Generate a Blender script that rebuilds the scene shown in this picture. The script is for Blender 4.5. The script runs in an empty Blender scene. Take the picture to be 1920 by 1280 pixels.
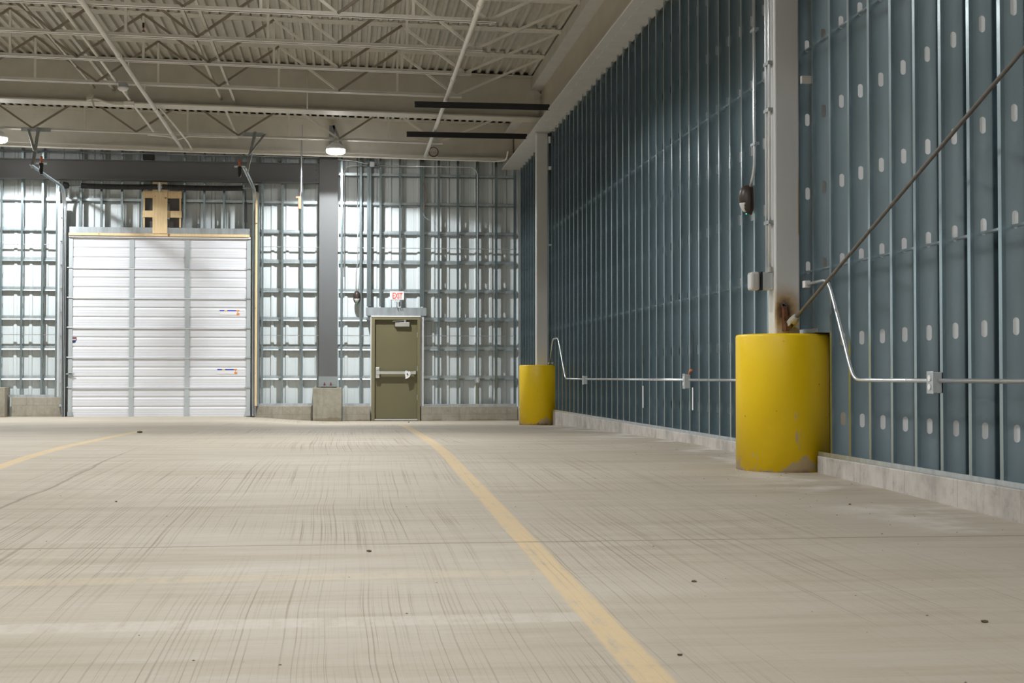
import bpy, bmesh, math, random
from mathutils import Vector, Matrix
random.seed(7)
PI = math.pi
C = bpy.context.scene.collection
H = 0.94                                   # camera height above the back-wall floor

# ------------------------------------------------------------------ helpers
def finish(name, bm, mat, parent=None, origin=None, smooth=False, solid=None, bevel=None):
    me = bpy.data.meshes.new(name)
    bmesh.ops.recalc_face_normals(bm, faces=bm.faces[:])
    bm.verts.ensure_lookup_table()
    if origin is None:
        if parent is not None:
            origin = parent.location.copy()
            off = origin
        else:
            xs = [v.co.x for v in bm.verts]; ys = [v.co.y for v in bm.verts]; zs = [v.co.z for v in bm.verts]
            off = Vector(((min(xs)+max(xs))/2, (min(ys)+max(ys))/2, min(zs)))
    else:
        off = Vector(origin)
    par_root = Vector((0, 0, 0))
    p = parent
    chain = []
    while p is not None:
        chain.append(p); p = p.parent
    for q in chain: par_root += q.location
    if parent is not None and origin is not None:
        off = par_root
    bmesh.ops.translate(bm, verts=bm.verts[:], vec=-off)
    bm.to_mesh(me); bm.free()
    if smooth:
        for f in me.polygons: f.use_smooth = True
    if mat is not None: me.materials.append(mat)
    o = bpy.data.objects.new(name, me); C.objects.link(o)
    if parent is None: o.location = off
    else: o.parent = parent
    if solid:
        m = o.modifiers.new('thickness', 'SOLIDIFY'); m.thickness = solid; m.offset = 0
    if bevel:
        m = o.modifiers.new('bevel', 'BEVEL'); m.width = bevel; m.segments = 2; m.limit_method = 'ANGLE'
    return o

def tag(o, label, cat, group=None, kind=None):
    o['label'] = label; o['category'] = cat
    if group: o['group'] = group
    if kind: o['kind'] = kind
    return o

def thing(name, label, cat, loc=(0, 0, 0), group=None, kind=None):
    o = bpy.data.objects.new(name, None); C.objects.link(o); o.location = loc
    o.empty_display_size = 0.1
    return tag(o, label, cat, group, kind)

def copy_tree(o, parent=None):
    c = o.copy(); C.objects.link(c)
    if parent is not None: c.parent = parent
    for ch in list(o.children): copy_tree(ch, c)
    return c

def box(bm, x0, x1, y0, y1, z0, z1):
    v = [bm.verts.new((x, y, z)) for z in (z0, z1) for y in (y0, y1) for x in (x0, x1)]
    for f in ((0,1,3,2), (4,6,7,5), (0,4,5,1), (2,3,7,6), (0,2,6,4), (1,5,7,3)):
        bm.faces.new([v[i] for i in f])
    return v

def bar(bm, a, b, w, h, up=(0, 0, 1)):
    a, b = Vector(a), Vector(b); d = (b-a).normalized()
    u = Vector(up)
    if abs(d.dot(u)) > .98: u = Vector((0, 1, 0))
    s = d.cross(u).normalized(); t = s.cross(d).normalized()
    v = []
    for p in (a, b):
        for i, j in ((-1,-1), (1,-1), (1,1), (-1,1)):
            v.append(bm.verts.new(p + s*(i*w/2) + t*(j*h/2)))
    bm.faces.new(v[0:4][::-1]); bm.faces.new(v[4:8])
    for i in range(4): bm.faces.new((v[i], v[(i+1) % 4], v[4+(i+1) % 4], v[4+i]))

def fillet(pts, r, n=5):
    pts = [Vector(p) for p in pts]
    if len(pts) < 3 or r <= 0: return pts
    out = [pts[0]]
    for i in range(1, len(pts)-1):
        p, q, s = pts[i-1], pts[i], pts[i+1]
        d = min(r, (q-p).length*.45, (s-q).length*.45)
        a = q + (p-q).normalized()*d; b = q + (s-q).normalized()*d
        for k in range(n+1):
            t = k/n
            out.append(a*(1-t)**2 + q*2*t*(1-t) + b*t*t)
    out.append(pts[-1]); return out

def tube(bm, pts, r, seg=10, fil=0, cap=True):
    pts = fillet(pts, fil)
    rings = []; prev = None
    for i, p in enumerate(pts):
        d = (pts[min(i+1, len(pts)-1)] - pts[max(i-1, 0)]).normalized()
        if prev is None:
            s = d.orthogonal().normalized()
        else:
            s = (prev - d*prev.dot(d)).normalized()
        prev = s; t = d.cross(s)
        rr = r[i] if isinstance(r, (list, tuple)) else r
        rings.append([bm.verts.new(p + (s*math.cos(2*PI*k/seg) + t*math.sin(2*PI*k/seg))*rr) for k in range(seg)])
    for a, b in zip(rings, rings[1:]):
        for k in range(seg): bm.faces.new((a[k], a[(k+1) % seg], b[(k+1) % seg], b[k]))
    if cap:
        bm.faces.new(rings[0][::-1]); bm.faces.new(rings[-1])

def lathe(bm, prof, cx, cy, seg=48, cap=True):
    rings = []
    for r, z in prof:
        rings.append([bm.verts.new((cx + r*math.cos(2*PI*k/seg), cy + r*math.sin(2*PI*k/seg), z)) for k in range(seg)])
    for a, b in zip(rings, rings[1:]):
        for k in range(seg): bm.faces.new((a[k], a[(k+1) % seg], b[(k+1) % seg], b[k]))
    if cap:
        bm.faces.new(rings[0][::-1]); bm.faces.new(rings[-1])

def B(): return bmesh.new()

def one(name, mat, parent, *boxes, **kw):
    bm = B()
    for b in boxes: box(bm, *b)
    return finish(name, bm, mat, parent, **kw)

def struct(name, bm, mat, label, cat, origin=None, **kw):
    o = finish(name, bm, mat, None, origin=origin, **kw)
    return tag(o, label, cat, kind='structure')

WORDS = ('zeroth first second third fourth fifth sixth seventh eighth ninth tenth eleventh twelfth thirteenth fourteenth fifteenth '
         'sixteenth seventeenth eighteenth nineteenth twentieth').split()
def nth(n):
    if n <= 20: return WORDS[n]
    tens = {2: 'twenty', 3: 'thirty', 4: 'forty'}[n//10]
    if n % 10 == 0: return {2: 'twentieth', 3: 'thirtieth', 4: 'fortieth'}[n//10]
    return tens + '-' + WORDS[n % 10]

# ------------------------------------------------------------------ materials
class N:
    """small node-tree builder"""
    def __init__(s, name):
        s.m = bpy.data.materials.new(name); s.m.use_nodes = True
        s.t = s.m.node_tree; s.b = s.t.nodes['Principled BSDF']
        s.co = s.new('ShaderNodeTexCoord').outputs['Object']
        s.sep = None
    def new(s, typ, **kw):
        n = s.t.nodes.new(typ)
        for k, v in kw.items(): setattr(n, k, v)
        return n
    def put(s, sock, v):
        if isinstance(v, (int, float)): sock.default_value = v
        elif isinstance(v, tuple): sock.default_value = (*v, 1) if len(v) == 3 and sock.type == 'RGBA' else v
        else: s.t.links.new(v, sock)
    def M(s, op, a, b=0.0, c=None, clamp=False):
        n = s.new('ShaderNodeMath', operation=op, use_clamp=clamp)
        s.put(n.inputs[0], a); s.put(n.inputs[1], b)
        if c is not None: s.put(n.inputs[2], c)
        return n.outputs[0]
    def xyz(s):
        if s.sep is None:
            n = s.new('ShaderNodeSeparateXYZ'); s.put(n.inputs[0], s.co); s.sep = n.outputs
        return s.sep
    def vec(s, x, y, z):
        n = s.new('ShaderNodeCombineXYZ')
        for i, v in enumerate((x, y, z)): s.put(n.inputs[i], v)
        return n.outputs[0]
    def scale(s, sx, sy, sz):
        n = s.new('ShaderNodeMapping'); s.put(n.inputs[0], s.co); n.inputs['Scale'].default_value = (sx, sy, sz)
        return n.outputs[0]
    def noise(s, vec, sc, det=3, rough=.55, dist=0):
        n = s.new('ShaderNodeTexNoise'); s.put(n.inputs['Vector'], vec)
        n.inputs['Scale'].default_value = sc; n.inputs['Detail'].default_value = det
        n.inputs['Roughness'].default_value = rough; n.inputs['Distortion'].default_value = dist
        return n.outputs['Fac']
    def step(s, v, a, b):
        n = s.new('ShaderNodeMapRange', interpolation_type='SMOOTHSTEP'); s.put(n.inputs[0], v)
        n.inputs[1].default_value = a; n.inputs[2].default_value = b
        return n.outputs[0]
    def mix(s, f, a, b):
        n = s.new('ShaderNodeMix', data_type='RGBA'); s.put(n.inputs[0], f)
        s.put(n.inputs[6], a); s.put(n.inputs[7], b)
        return n.outputs[2]
    def bump(s, h, st=.3, d=.01):
        n = s.new('ShaderNodeBump'); n.inputs['Strength'].default_value = st; n.inputs['Distance'].default_value = d
        s.put(n.inputs['Height'], h); s.put(s.b.inputs['Normal'], n.outputs[0])
    def set(s, col=None, rough=None, metal=None, spec=None):
        if col is not None: s.put(s.b.inputs['Base Color'], col)
        if rough is not None: s.put(s.b.inputs['Roughness'], rough)
        if metal is not None: s.put(s.b.inputs['Metallic'], metal)
        if spec is not None: s.put(s.b.inputs['Specular IOR Level'], spec)
        return s.m

def paint(name, col, rough=.5, metal=0, var=.08, sc=4.0):
    n = N(name)
    f = n.noise(n.co, sc, 4)
    dk = tuple(c*(1-var) for c in col); lt = tuple(min(1, c*(1+var)) for c in col)
    return n.set(n.mix(n.step(f, .3, .7), dk, lt), rough, metal)

def galv(name, col, rough=.34, metal=.85, var=.15):
    n = N(name)
    v = n.new('ShaderNodeTexVoronoi'); n.put(v.inputs['Vector'], n.co); v.inputs['Scale'].default_value = 45
    f = n.noise(n.scale(3, 3, .6), 3, 4)
    g = n.M('ADD', n.M('MULTIPLY', v.outputs['Distance'], .10), n.M('MULTIPLY', f, .95))
    dk = tuple(c*(1-var) for c in col); lt = tuple(min(1, c*(1+var)) for c in col)
    m = n.set(n.mix(n.step(g, .3, .8), dk, lt), n.M('ADD', rough-.02, n.M('MULTIPLY', f, .04)), metal)
    return m

M_stud = galv('galvanized_stud', (.385, .475, .51), .24, .93, .06)
M_galv = galv('galvanized_steel', (.60, .66, .70), .36, .85)
M_girt = galv('galvanized_girt', (.60, .68, .71), .34, .8)
M_sheath = paint('pale_wall_sheet', (.64, .65, .66), .5, .1, .15, .8)
M_conduit = galv('conduit_steel', (.72, .75, .78), .28, .8, .05)
M_panel = paint('white_liner_panel', (.75, .82, .835), .5, 0, .015, 1.0)
M_door = paint('white_door_panel', (.77, .785, .825), .4, 0, .01)
M_stile = paint('grey_stile', (.50, .55, .57), .45, .2, .04)
M_steel = paint('cream_painted_steel', (.55, .52, .44), .5, 0, .05)
M_chord = paint('cream_painted_joist', (.80, .77, .695), .45, 0, .04)  # paler than the deck: brightness of the lit chords put into the colour
M_webshade = paint('shaded_web_brown', (.27, .225, .17), .55, 0, .08)  # shaded side of the joist diagonals painted as a darker brown
M_deck = paint('cream_painted_deck', (.57, .545, .475), .55, 0, .05)
M_beamw = paint('pale_beam_paint', (.60, .59, .55), .5, 0, .06)
M_dark = paint('dark_primer', (.12, .125, .127), .5, 0, .03, 1.5)
M_black = paint('black_steel', (.012, .013, .014), .6, 0, .1)
M_drk2 = paint('grey_primer', (.13, .125, .13), .55, 0, .1)
M_hang = galv('hanger_grey', (.33, .35, .35), .5, .5)
M_wood = None
M_olive = paint('olive_paint', (.165, .150, .080), .42, 0, .03, 2)
M_alu = galv('brushed_aluminium', (.74, .74, .70), .35, .75, .04)
M_white = paint('white_plastic', (.85, .84, .84), .4, 0, .02)
M_red = paint('red_letter', (.85, .14, .10), .4, 0, .02)
M_bronze = paint('bronze_plastic', (.048, .032, .026), .38, 0, .08)
M_lens = paint('frosted_lens', (.62, .62, .60), .25, 0, .03)
M_orange = paint('orange_plastic', (.72, .20, .07), .45, 0, .05)
M_copper = paint('copper_wire', (.55, .26, .12), .35, .6, .1)
M_rust = paint('rusted_steel', (.10, .038, .014), .85, 0, .4, 30)
M_redbolt = paint('red_primer_bolt', (.16, .03, .04), .55, 0, .1)
M_boxgrey = galv('grey_box', (.55, .57, .57), .45, .45)
M_greybox = paint('matte_grey_box', (.30, .32, .32), .5, 0, .05)
M_blue = paint('blue_print', (.02, .06, .55), .4, 0, .02)
M_sorange = paint('orange_print', (.85, .25, .03), .4, 0, .02)
M_yprint = paint('yellow_print', (.80, .55, .22), .4, 0, .02)
M_navy = paint('navy_print', (.03, .05, .12), .4, 0, .02)
M_rodp = paint('rod_steel', (.16, .15, .14), .45, .45, .12, 20)
M_zinc = paint('zinc_casting', (.40, .38, .34), .45, .1, .1, 30)
M_debris = paint('dirt_chip', (.10, .075, .05), .9, 0, .4, 60)

def wood():
    n = N('pine_lumber')
    g = n.noise(n.scale(14, 14, 1.2), 3, 5, .6, .6)
    k = n.step(n.noise(n.scale(3, 3, 3), 2.6, 1), .70, .76)
    c = n.mix(n.step(g, .3, .75), (.92, .72, .43), (.80, .57, .30))
    return n.set(n.mix(k, c, (.30, .15, .06)), .6, 0)
M_wood = wood()

def emissive(name, col, st):
    n = N(name); n.put(n.b.inputs['Emission Color'], col); n.b.inputs['Emission Strength'].default_value = st
    return n.set(col, .4)
M_glow = emissive('lamp_diffuser', (1, .97, .95), 60)
M_led = emissive('green_indicator', (.05, .9, .35), 3)

# concrete floor with broom marks, joint, painted lines
def floor_mat():
    n = N('broomed_concrete'); x, y, z = n.xyz()
    big = n.noise(n.scale(.35, .5, 1), 1.0, 4, .6)
    smear = n.noise(n.scale(.35, 3.0, 1), 1.6, 5, .65)
    fine = n.noise(n.co, 38, 4, .7)
    col = n.mix(n.step(big, .3, .7), (.395, .345, .275), (.445, .396, .325))
    col = n.mix(n.M('MULTIPLY', n.step(smear, .42, .75), .5), col, (.305, .25, .175))
    col = n.mix(n.M('MULTIPLY', n.step(n.noise(n.scale(.6, 2.2, 1), 2.3, 4, .6), .55, .8), .5), col, (.53, .495, .44))
    # broom grooves along y
    wob = n.M('MULTIPLY', n.M('SUBTRACT', n.noise(n.scale(.2, .16, 1), 1.0, 1), .5), .25)
    wob2 = n.M('MULTIPLY', n.M('SUBTRACT', n.noise(n.scale(.9, .9, 1), 1.0, 2), .5), .03)
    gx = n.M('ADD', n.M('ADD', x, wob), wob2)
    gv = n.vec(n.M('MULTIPLY', gx, 105), n.M('MULTIPLY', y, .22), 0)
    gn = n.noise(gv, 1.0, 3, .6)
    gmask = n.step(n.noise(n.scale(.55, .22, 1), 1.5, 3, .6), .34, .60)
    lane = n.M('SUBTRACT', 1, n.step(n.M('ABSOLUTE', n.M('SUBTRACT', x, .2)), 1.6, 3.2))
    lane = n.M('ADD', .25, n.M('MULTIPLY', lane, .75))
    groove = n.M('MULTIPLY', n.step(gn, .53, .66), n.M('MULTIPLY', gmask, lane))
    col = n.mix(n.M('MULTIPLY', groove, .70), col, (.18, .14, .09))
    light = n.M('MULTIPLY', n.step(gn, .42, .30), n.M('MULTIPLY', gmask, lane))
    col = n.mix(n.M('MULTIPLY', light, .25), col, (.55, .50, .42))
    cross = n.noise(n.vec(n.M('MULTIPLY', x, .8), n.M('MULTIPLY', y, 16), 0), 1.0, 3, .6)
    col = n.mix(n.M('MULTIPLY', n.step(cross, .5, .72), .18), col, (.30, .245, .17))
    # wear mask shared by the paint
    wear = n.noise(n.scale(9, 2.2, 1), 1.6, 5, .7)
    def stripe_y(y0, slope, half, x0, x1, c, a, col):
        d = n.M('ABSOLUTE', n.M('SUBTRACT', n.M('SUBTRACT', y, y0), n.M('MULTIPLY', x, slope)))
        e = n.M('ADD', d, n.M('MULTIPLY', n.M('SUBTRACT', wear, .5), .08))
        f = n.M('SUBTRACT', 1, n.step(e, half-.02, half+.02))
        f = n.M('MULTIPLY', f, n.M('MULTIPLY', n.step(x, x0-.05, x0+.05), n.M('SUBTRACT', 1, n.step(x, x1-.05, x1+.05))))
        f = n.M('MULTIPLY', f, n.M('MULTIPLY', n.step(wear, .30, .58), a))
        return n.mix(f, col, c)
    col = stripe_y(6.02, .022, .085, -12, .87, (.56, .47, .325), .42, col)
    col = stripe_y(5.00, .012, .09, -12, .86, (.56, .52, .455), .5, col)
    def stripe_x(x0, slope, half, y0, y1, c, a, col):
        d = n.M('ABSOLUTE', n.M('SUBTRACT', n.M('SUBTRACT', x, x0), n.M('MULTIPLY', y, slope)))
        e = n.M('ADD', d, n.M('MULTIPLY', n.M('SUBTRACT', wear, .5), .025))
        f = n.M('SUBTRACT', 1, n.step(e, half-.01, half+.01))
        f = n.M('MULTIPLY', f, n.M('MULTIPLY', n.step(y, y0-.8, y0+.8), n.M('SUBTRACT', 1, n.step(y, y1-1.5, y1+.8))))
        w = n.M('SUBTRACT', 1, n.M('MULTIPLY', groove, .45))
        f = n.M('MULTIPLY', n.M('MULTIPLY', f, w), n.M('MULTIPLY', n.step(wear, .22, .5), a))
        return n.mix(f, col, c)
    yel = (.60, .445, .245)
    col = stripe_x(.845, .0088, .057, -10, 26.5, yel, .78, col)
    col = stripe_x(-2.62, -.011, .06, -10, 22, yel, .8, col)
    # control joint and a crack
    jw = n.M('MULTIPLY', n.M('SUBTRACT', n.noise(n.scale(1.5, .1, 1), 2, 3), .5), .05)
    jd = n.M('ABSOLUTE', n.M('ADD', n.M('SUBTRACT', y, 7.02), jw))
    col = n.mix(n.M('MULTIPLY', n.M('SUBTRACT', 1, n.step(jd, .006, .022)), .75), col, (.20, .16, .11))
    jd2 = n.M('ABSOLUTE', n.M('ADD', n.M('SUBTRACT', y, 15.3), jw))
    col = n.mix(n.M('MULTIPLY', n.M('SUBTRACT', 1, n.step(jd2, .01, .05)), .3), col, (.24, .19, .13))
    cw = n.M('MULTIPLY', n.M('SUBTRACT', n.noise(n.scale(.3, .5, 1), 1.5, 3), .5), .16)
    cd = n.M('ABSOLUTE', n.M('ADD', n.M('SUBTRACT', n.M('ADD', x, 1.98), n.M('MULTIPLY', n.M('SUBTRACT', y, 9), -.005)), cw))
    cm = n.M('MULTIPLY', n.M('SUBTRACT', 1, n.step(cd, .006, .018)), n.M('SUBTRACT', 1, n.step(y, 11, 17)))
    col = n.mix(n.M('MULTIPLY', cm, .55), col, (.14, .11, .08))
    # pale dust along the right-hand kerb
    dust = n.M('MULTIPLY', n.step(x, 2.6, 3.6), n.step(n.noise(n.co, 1.3, 4, .6), .48, .66))
    col = n.mix(n.M('MULTIPLY', dust, .55), col, (.80, .77, .74))
    # stains and specks
    st = n.step(n.noise(n.scale(1.1, .8, 1), 1.7, 5, .7), .66, .78)
    col = n.mix(n.M('MULTIPLY', st, .35), col, (.27, .22, .17))
    sp = n.step(n.noise(n.co, 22, 2, .5), .76, .80)
    col = n.mix(n.M('MULTIPLY', sp, .55), col, (.22, .17, .12))
    col = n.mix(n.M('MULTIPLY', n.step(fine, .45, .8), .22), col, (.34, .28, .21))
    n.bump(n.M('SUBTRACT', n.M('MULTIPLY', fine, .25), groove), .25, .004)
    return n.set(col, n.M('ADD', .55, n.M('MULTIPLY', smear, .25)), 0, .35)
M_floor = floor_mat()

def kerb_mat(name, ax, pale, darkc, joint=.0):
    n = N(name); x, y, z = n.xyz()
    a = x if ax == 'x' else y
    f = n.noise(n.co, 3.0, 5, .65)
    v = n.noise(n.vec(n.M('MULTIPLY', a, 9), n.M('MULTIPLY', z, .8), 0), 1.2, 4, .6)
    col = n.mix(n.step(f, .35, .7), pale, darkc)
    col = n.mix(n.M('MULTIPLY', n.step(v, .52, .75), .4), col, tuple(c*.5 for c in darkc))
    col = n.mix(n.M('MULTIPLY', n.step(n.noise(n.co, 9, 6, .75), .5, .75), .5), col, tuple(c*.5 for c in darkc))
    if joint:
        br = n.new('ShaderNodeTexBrick'); n.put(br.inputs['Vector'], n.vec(a, z, 0))
        br.offset = .5 if joint < .3 else 0
        br.inputs['Scale'].default_value = 1; br.inputs['Brick Width'].default_value = .4 if joint < .3 else .82
        br.inputs['Row Height'].default_value = joint; br.inputs['Mortar Size'].default_value = .006
        col = n.mix(n.M('MULTIPLY', br.outputs['Fac'], .4), col, tuple(c*.6 for c in darkc))
    # damp dirt at the foot, with an uneven edge
    low = n.M('MULTIPLY', n.M('SUBTRACT', 1, n.step(n.M('SUBTRACT', z, n.M('MULTIPLY', f, .12)), .0, .03)), .6)
    col = n.mix(low, col, (.17, .13, .075))
    n.bump(f, .15, .01)
    return n.set(col, .8, 0, .3)
M_kerb_r = kerb_mat('right_kerb_concrete', 'y', (.54, .50, .46), (.36, .335, .305), .9)
M_kerb_b = kerb_mat('back_block_concrete', 'x', (.40, .37, .31), (.32, .29, .23), .2)
M_pier = kerb_mat('pier_concrete', 'x', (.37, .345, .28), (.28, .26, .20))

def guard_mat():
    n = N('yellow_guard_paint'); x, y, z = n.xyz()
    f = n.noise(n.scale(1, 1, .8), 5.0, 5, .65)
    col = n.mix(n.step(f, .2, .8), (.88, .60, .002), (.92, .63, .003))
    pv = n.noise(n.scale(.9, 1.4, 1), 7.0, 4, .55)
    low = n.M('SUBTRACT', 1, n.step(z, .02, .30))
    wear = n.step(n.M('ADD', pv, n.M('MULTIPLY', low, .28)), .70, .80)
    col = n.mix(n.M('MULTIPLY', wear, .85), col, (.60, .49, .36))
    sc = n.step(n.noise(n.scale(2.2, 2.2, .35), 4.0, 3, .6), .69, .73)
    col = n.mix(n.M('MULTIPLY', sc, .7), col, (.55, .45, .34))
    sp = n.step(n.noise(n.co, 24, 1, .5), .77, .80)
    col = n.mix(sp, col, (.10, .075, .03))
    rust = n.M('MULTIPLY', n.M('SUBTRACT', 1, n.step(n.M('SUBTRACT', z, n.M('MULTIPLY', pv, .1)), -.03, .02)), .7)
    col = n.mix(rust, col, (.33, .15, .05))
    return n.set(col, n.M('ADD', .32, n.M('MULTIPLY', f, .15)), 0, .45)
M_guard = guard_mat()

def column_mat():
    n = N('white_column_paint'); x, y, z = n.xyz()
    f = n.noise(n.scale(2, 2, .5), 2.0, 4)
    col = n.mix(n.step(f, .3, .7), (.60, .60, .59), (.65, .65, .64))
    # rust bleeding round the rod plate (object space: origin at the foot of the column)
    d = n.new('ShaderNodeVectorMath', operation='DISTANCE')
    n.put(d.inputs[0], n.vec(x, 0.0, n.M('MULTIPLY', z, .75))); d.inputs[1].default_value = (-.030, 0, 1.36*.75)
    r = n.M('ADD', d.outputs['Value'], n.M('MULTIPLY', n.M('SUBTRACT', n.noise(n.co, 18, 4, .7), .5), .07))
    front = n.M('SUBTRACT', 1, n.step(y, -.085, -.07))
    col = n.mix(n.M('MULTIPLY', n.M('MULTIPLY', n.M('SUBTRACT', 1, n.step(r, .06, .19)), .8), front), col, (.42, .25, .07))
    col = n.mix(n.M('MULTIPLY', n.M('SUBTRACT', 1, n.step(r, .03, .10)), front), col, (.10, .045, .02))
    # yellow-brown streak on the right arris
    e = n.M('MULTIPLY', n.step(x, .085, .094), n.M('MULTIPLY', n.step(z, 1.95, 2.0), n.M('SUBTRACT', 1, n.step(z, 2.3, 2.55))))
    col = n.mix(n.M('MULTIPLY', e, front), col, (.50, .32, .10))
    sp = n.M('MULTIPLY', n.step(n.noise(n.co, 30, 3, .6), .62, .68), n.M('SUBTRACT', 1, n.step(z, 1.2, 1.32)))
    col = n.mix(n.M('MULTIPLY', sp, .8), col, (.35, .17, .07))
    return n.set(col, .42, 0, .4)
M_column = column_mat()

# ------------------------------------------------------------------ floor shape
GP = [(-10, -.10), (0, .01), (4.2, .085), (7.5, .135), (9.3, .165), (11, .188), (13.3, .222), (15, .225), (18, .195), (23, .130), (25, .082), (28, .03), (31, .0)]
def gz(x, y):
    for (a, p), (b, q) in zip(GP, GP[1:]):
        if y <= b:
            t = (y-a)/(b-a); z = p+(q-p)*t; break
    else: z = 0
    if y > 22:
        t = min(1, max(0, (-x-.2)/2.2)); t = t*t*(3-2*t)
        z += .11*t*min(1, (y-22)/8)
    return z
bm = B()
xs = [-16+.4*i for i in range(52)]; xs = [x for x in xs if x < 4.2]+[4.2]
ys = [-9+.4*i for i in range(100)]; ys = [y for y in ys if y < 30.7]+[30.7]
g = [[bm.verts.new((x, y, gz(x, y))) for x in xs] for y in ys]
for r0, r1 in zip(g, g[1:]):
    for i in range(len(xs)-1): bm.faces.new((r0[i], r0[i+1], r1[i+1], r1[i]))
struct('floor', bm, M_floor, 'broom-marked beige concrete floor with worn yellow lines', 'floor', origin=(0, 0, 0), smooth=True)

# ------------------------------------------------------------------ geometry constants
XW = 3.711            # face of the right-hand studs
YB = 30.20            # face of the back studs
SL = .016             # roof slope
def zdeck(x, y=0): return 6.30 + SL*(3-x) - .15*max(0, (y-25.7)/4)

# ceiling: ribbed roof deck
bm = B(); pts = []
x = -16.0
while x < 4.2:
    pts += [(x, .055), (x+.086, .055), (x+.098, 0), (x+.140, 0)]
    x += .1524
rows = [[bm.verts.new((px, yy, zdeck(px, yy)+pz)) for px, pz in pts] for yy in (-9, 25.7, 30.7)]
for ra, rb_ in zip(rows, rows[1:]):
    for i in range(len(pts)-1): bm.faces.new((ra[i], ra[i+1], rb_[i+1], rb_[i]))
struct('ceiling', bm, M_deck, 'cream painted ribbed metal roof deck above the joists', 'ceiling', solid=.002)

# back wall liner: corrugated white sheets
bm = B(); pts = []; x = -16.0
while x < 4.1:
    pts += [(x, 0), (x+.11, 0), (x+.118, .004), (x+.124, 0), (x+.20, 0), (x+.222, .026), (x+.268, .026), (x+.29, 0)]
    x += .3048
yb = YB+.180
rows = [[bm.verts.new((px, yb-py, zz)) for px, py in pts] for zz in (-.02, 6.75)]
for i in range(len(pts)-1): bm.faces.new((rows[0][i], rows[0][i+1], rows[1][i+1], rows[1][i]))
struct('wall_back', bm, M_panel, 'white ribbed metal liner panel behind the steel studs of the back wall', 'wall', solid=.002)

# right wall sheathing, remaining hall shell
struct('wall_right', (lambda b: (box(b, XW+.205, XW+.25, -9, 30.7, -.1, 6.6), b)[1])(B()), M_sheath,
       'galvanized sheet behind the studs of the right wall', 'wall')
M_hall = paint('hall_wall', (.50, .52, .52), .6, 0, .05)
struct('wall_left', (lambda b: (box(b, -16.2, -16, -9, 30.7, -.2, 6.9), b)[1])(B()), M_hall, 'plain grey wall far off to the left', 'wall')
struct('wall_front', (lambda b: (box(b, -16.2, 4.2, -9.2, -9, -.2, 6.9), b)[1])(B()), M_hall, 'plain grey wall behind the viewer', 'wall')

# kerbs
def kerb(name, mat, bx, label):
    bm = B(); box(bm, *bx)
    return struct(name, bm, mat, label, 'kerb', bevel=.008)
kerb('baseboard_right', M_kerb_r, (XW-.012, XW+.26, -9, 10.93, -.1, .318), 'stained concrete kerb under the right wall, in front of the near yellow guard')
kerb('baseboard_right', M_kerb_r, (XW-.012, XW+.26, 11.66, 25.12, -.1, .322), 'long stained concrete kerb under the right wall between the two yellow guards')
kerb('baseboard_right', M_kerb_r, (XW-.012, XW+.26, 25.86, 30.1, -.1, .31), 'short concrete kerb behind the far yellow guard')
kerb('baseboard_back', M_kerb_b, (-6.62, -5.62, 30.11, 30.6, -.05, .513), 'grey block kerb to the left of the white bay door')
kerb('baseboard_back', M_kerb_b, (-1.80, -.60, 30.11, 30.6, -.05, .325), 'smooth concrete kerb between the bay door and the concrete pier')
kerb('baseboard_back', M_kerb_b, (.04, .60, 30.11, 30.6, -.05, .32), 'short concrete kerb between the pier and the olive door')
kerb('baseboard_back', M_kerb_b, (1.66, XW-.02, 30.11, 30.6, -.05, .305), 'dirty block kerb to the right of the olive door')

# ------------------------------------------------------------------ studs
def stud_mesh(name, z0, z1, depth, slots, fl=.041, lip=.024, mirror=False):
    """C stud: face flange on x=0 (towards -x), web on y=fl, open towards -y; depth along +x"""
    bm = B()
    hw, hh = .019, .051
    def quad(a, b, c, d): bm.faces.new([bm.verts.new(p) for p in (a, b, c, d)])
    for xx, lx in ((0, lip), (depth, depth-lip)):
        quad((xx, 0, z0), (xx, fl, z0), (xx, fl, z1), (xx, 0, z1))
        quad((xx, 0, z0), (xx, 0, z1), (lx, 0, z1), (lx, 0, z0))
    cx = depth/2; z = z0
    K = 6
    for s in sorted(slots):
        a, b = s-hh-.02, s+hh+.02
        if a <= z or b >= z1: continue
        quad((0, fl, z), (depth, fl, z), (depth, fl, a), (0, fl, a))
        # frame round the slot
        hole = []
        for k in range(K+1):
            t = PI*k/K; hole.append((cx+hw*math.cos(t), s+hh-hw+hw*math.sin(t)))
        for k in range(K+1):
            t = PI+PI*k/K; hole.append((cx+hw*math.cos(t), s-hh+hw+hw*math.sin(t)))
        hv = [bm.verts.new((p, fl, q)) for p, q in hole]
        cr = [bm.verts.new(p) for p in ((depth, fl, s), (depth, fl, b), (cx, fl, b), (0, fl, b), (0, fl, s), (0, fl, a), (cx, fl, a), (depth, fl, a))]
        n = len(hv); q = K//2
        bm.faces.new([cr[0], cr[1], cr[2]] + hv[q::-1])
        bm.faces.new([cr[2], cr[3], cr[4], hv[K]] + hv[K-1:q-1:-1])
        bm.faces.new([cr[4], cr[5], cr[6]] + hv[K+1+q:K:-1] + [hv[K]])
        bm.faces.new([cr[6], cr[7], cr[0], hv[0]] + hv[n-1:K+q:-1])
        z = b
    quad((0, fl, z), (depth, fl, z), (depth, fl, z1), (0, fl, z1))
    bmesh.ops.remove_doubles(bm, verts=bm.verts[:], dist=.0002)
    if mirror:
        for v in bm.verts: v.co.y = fl - v.co.y
    me = bpy.data.meshes.new(name); bm.to_mesh(me); bm.free()
    me.materials.append(M_stud)
    return me

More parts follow.
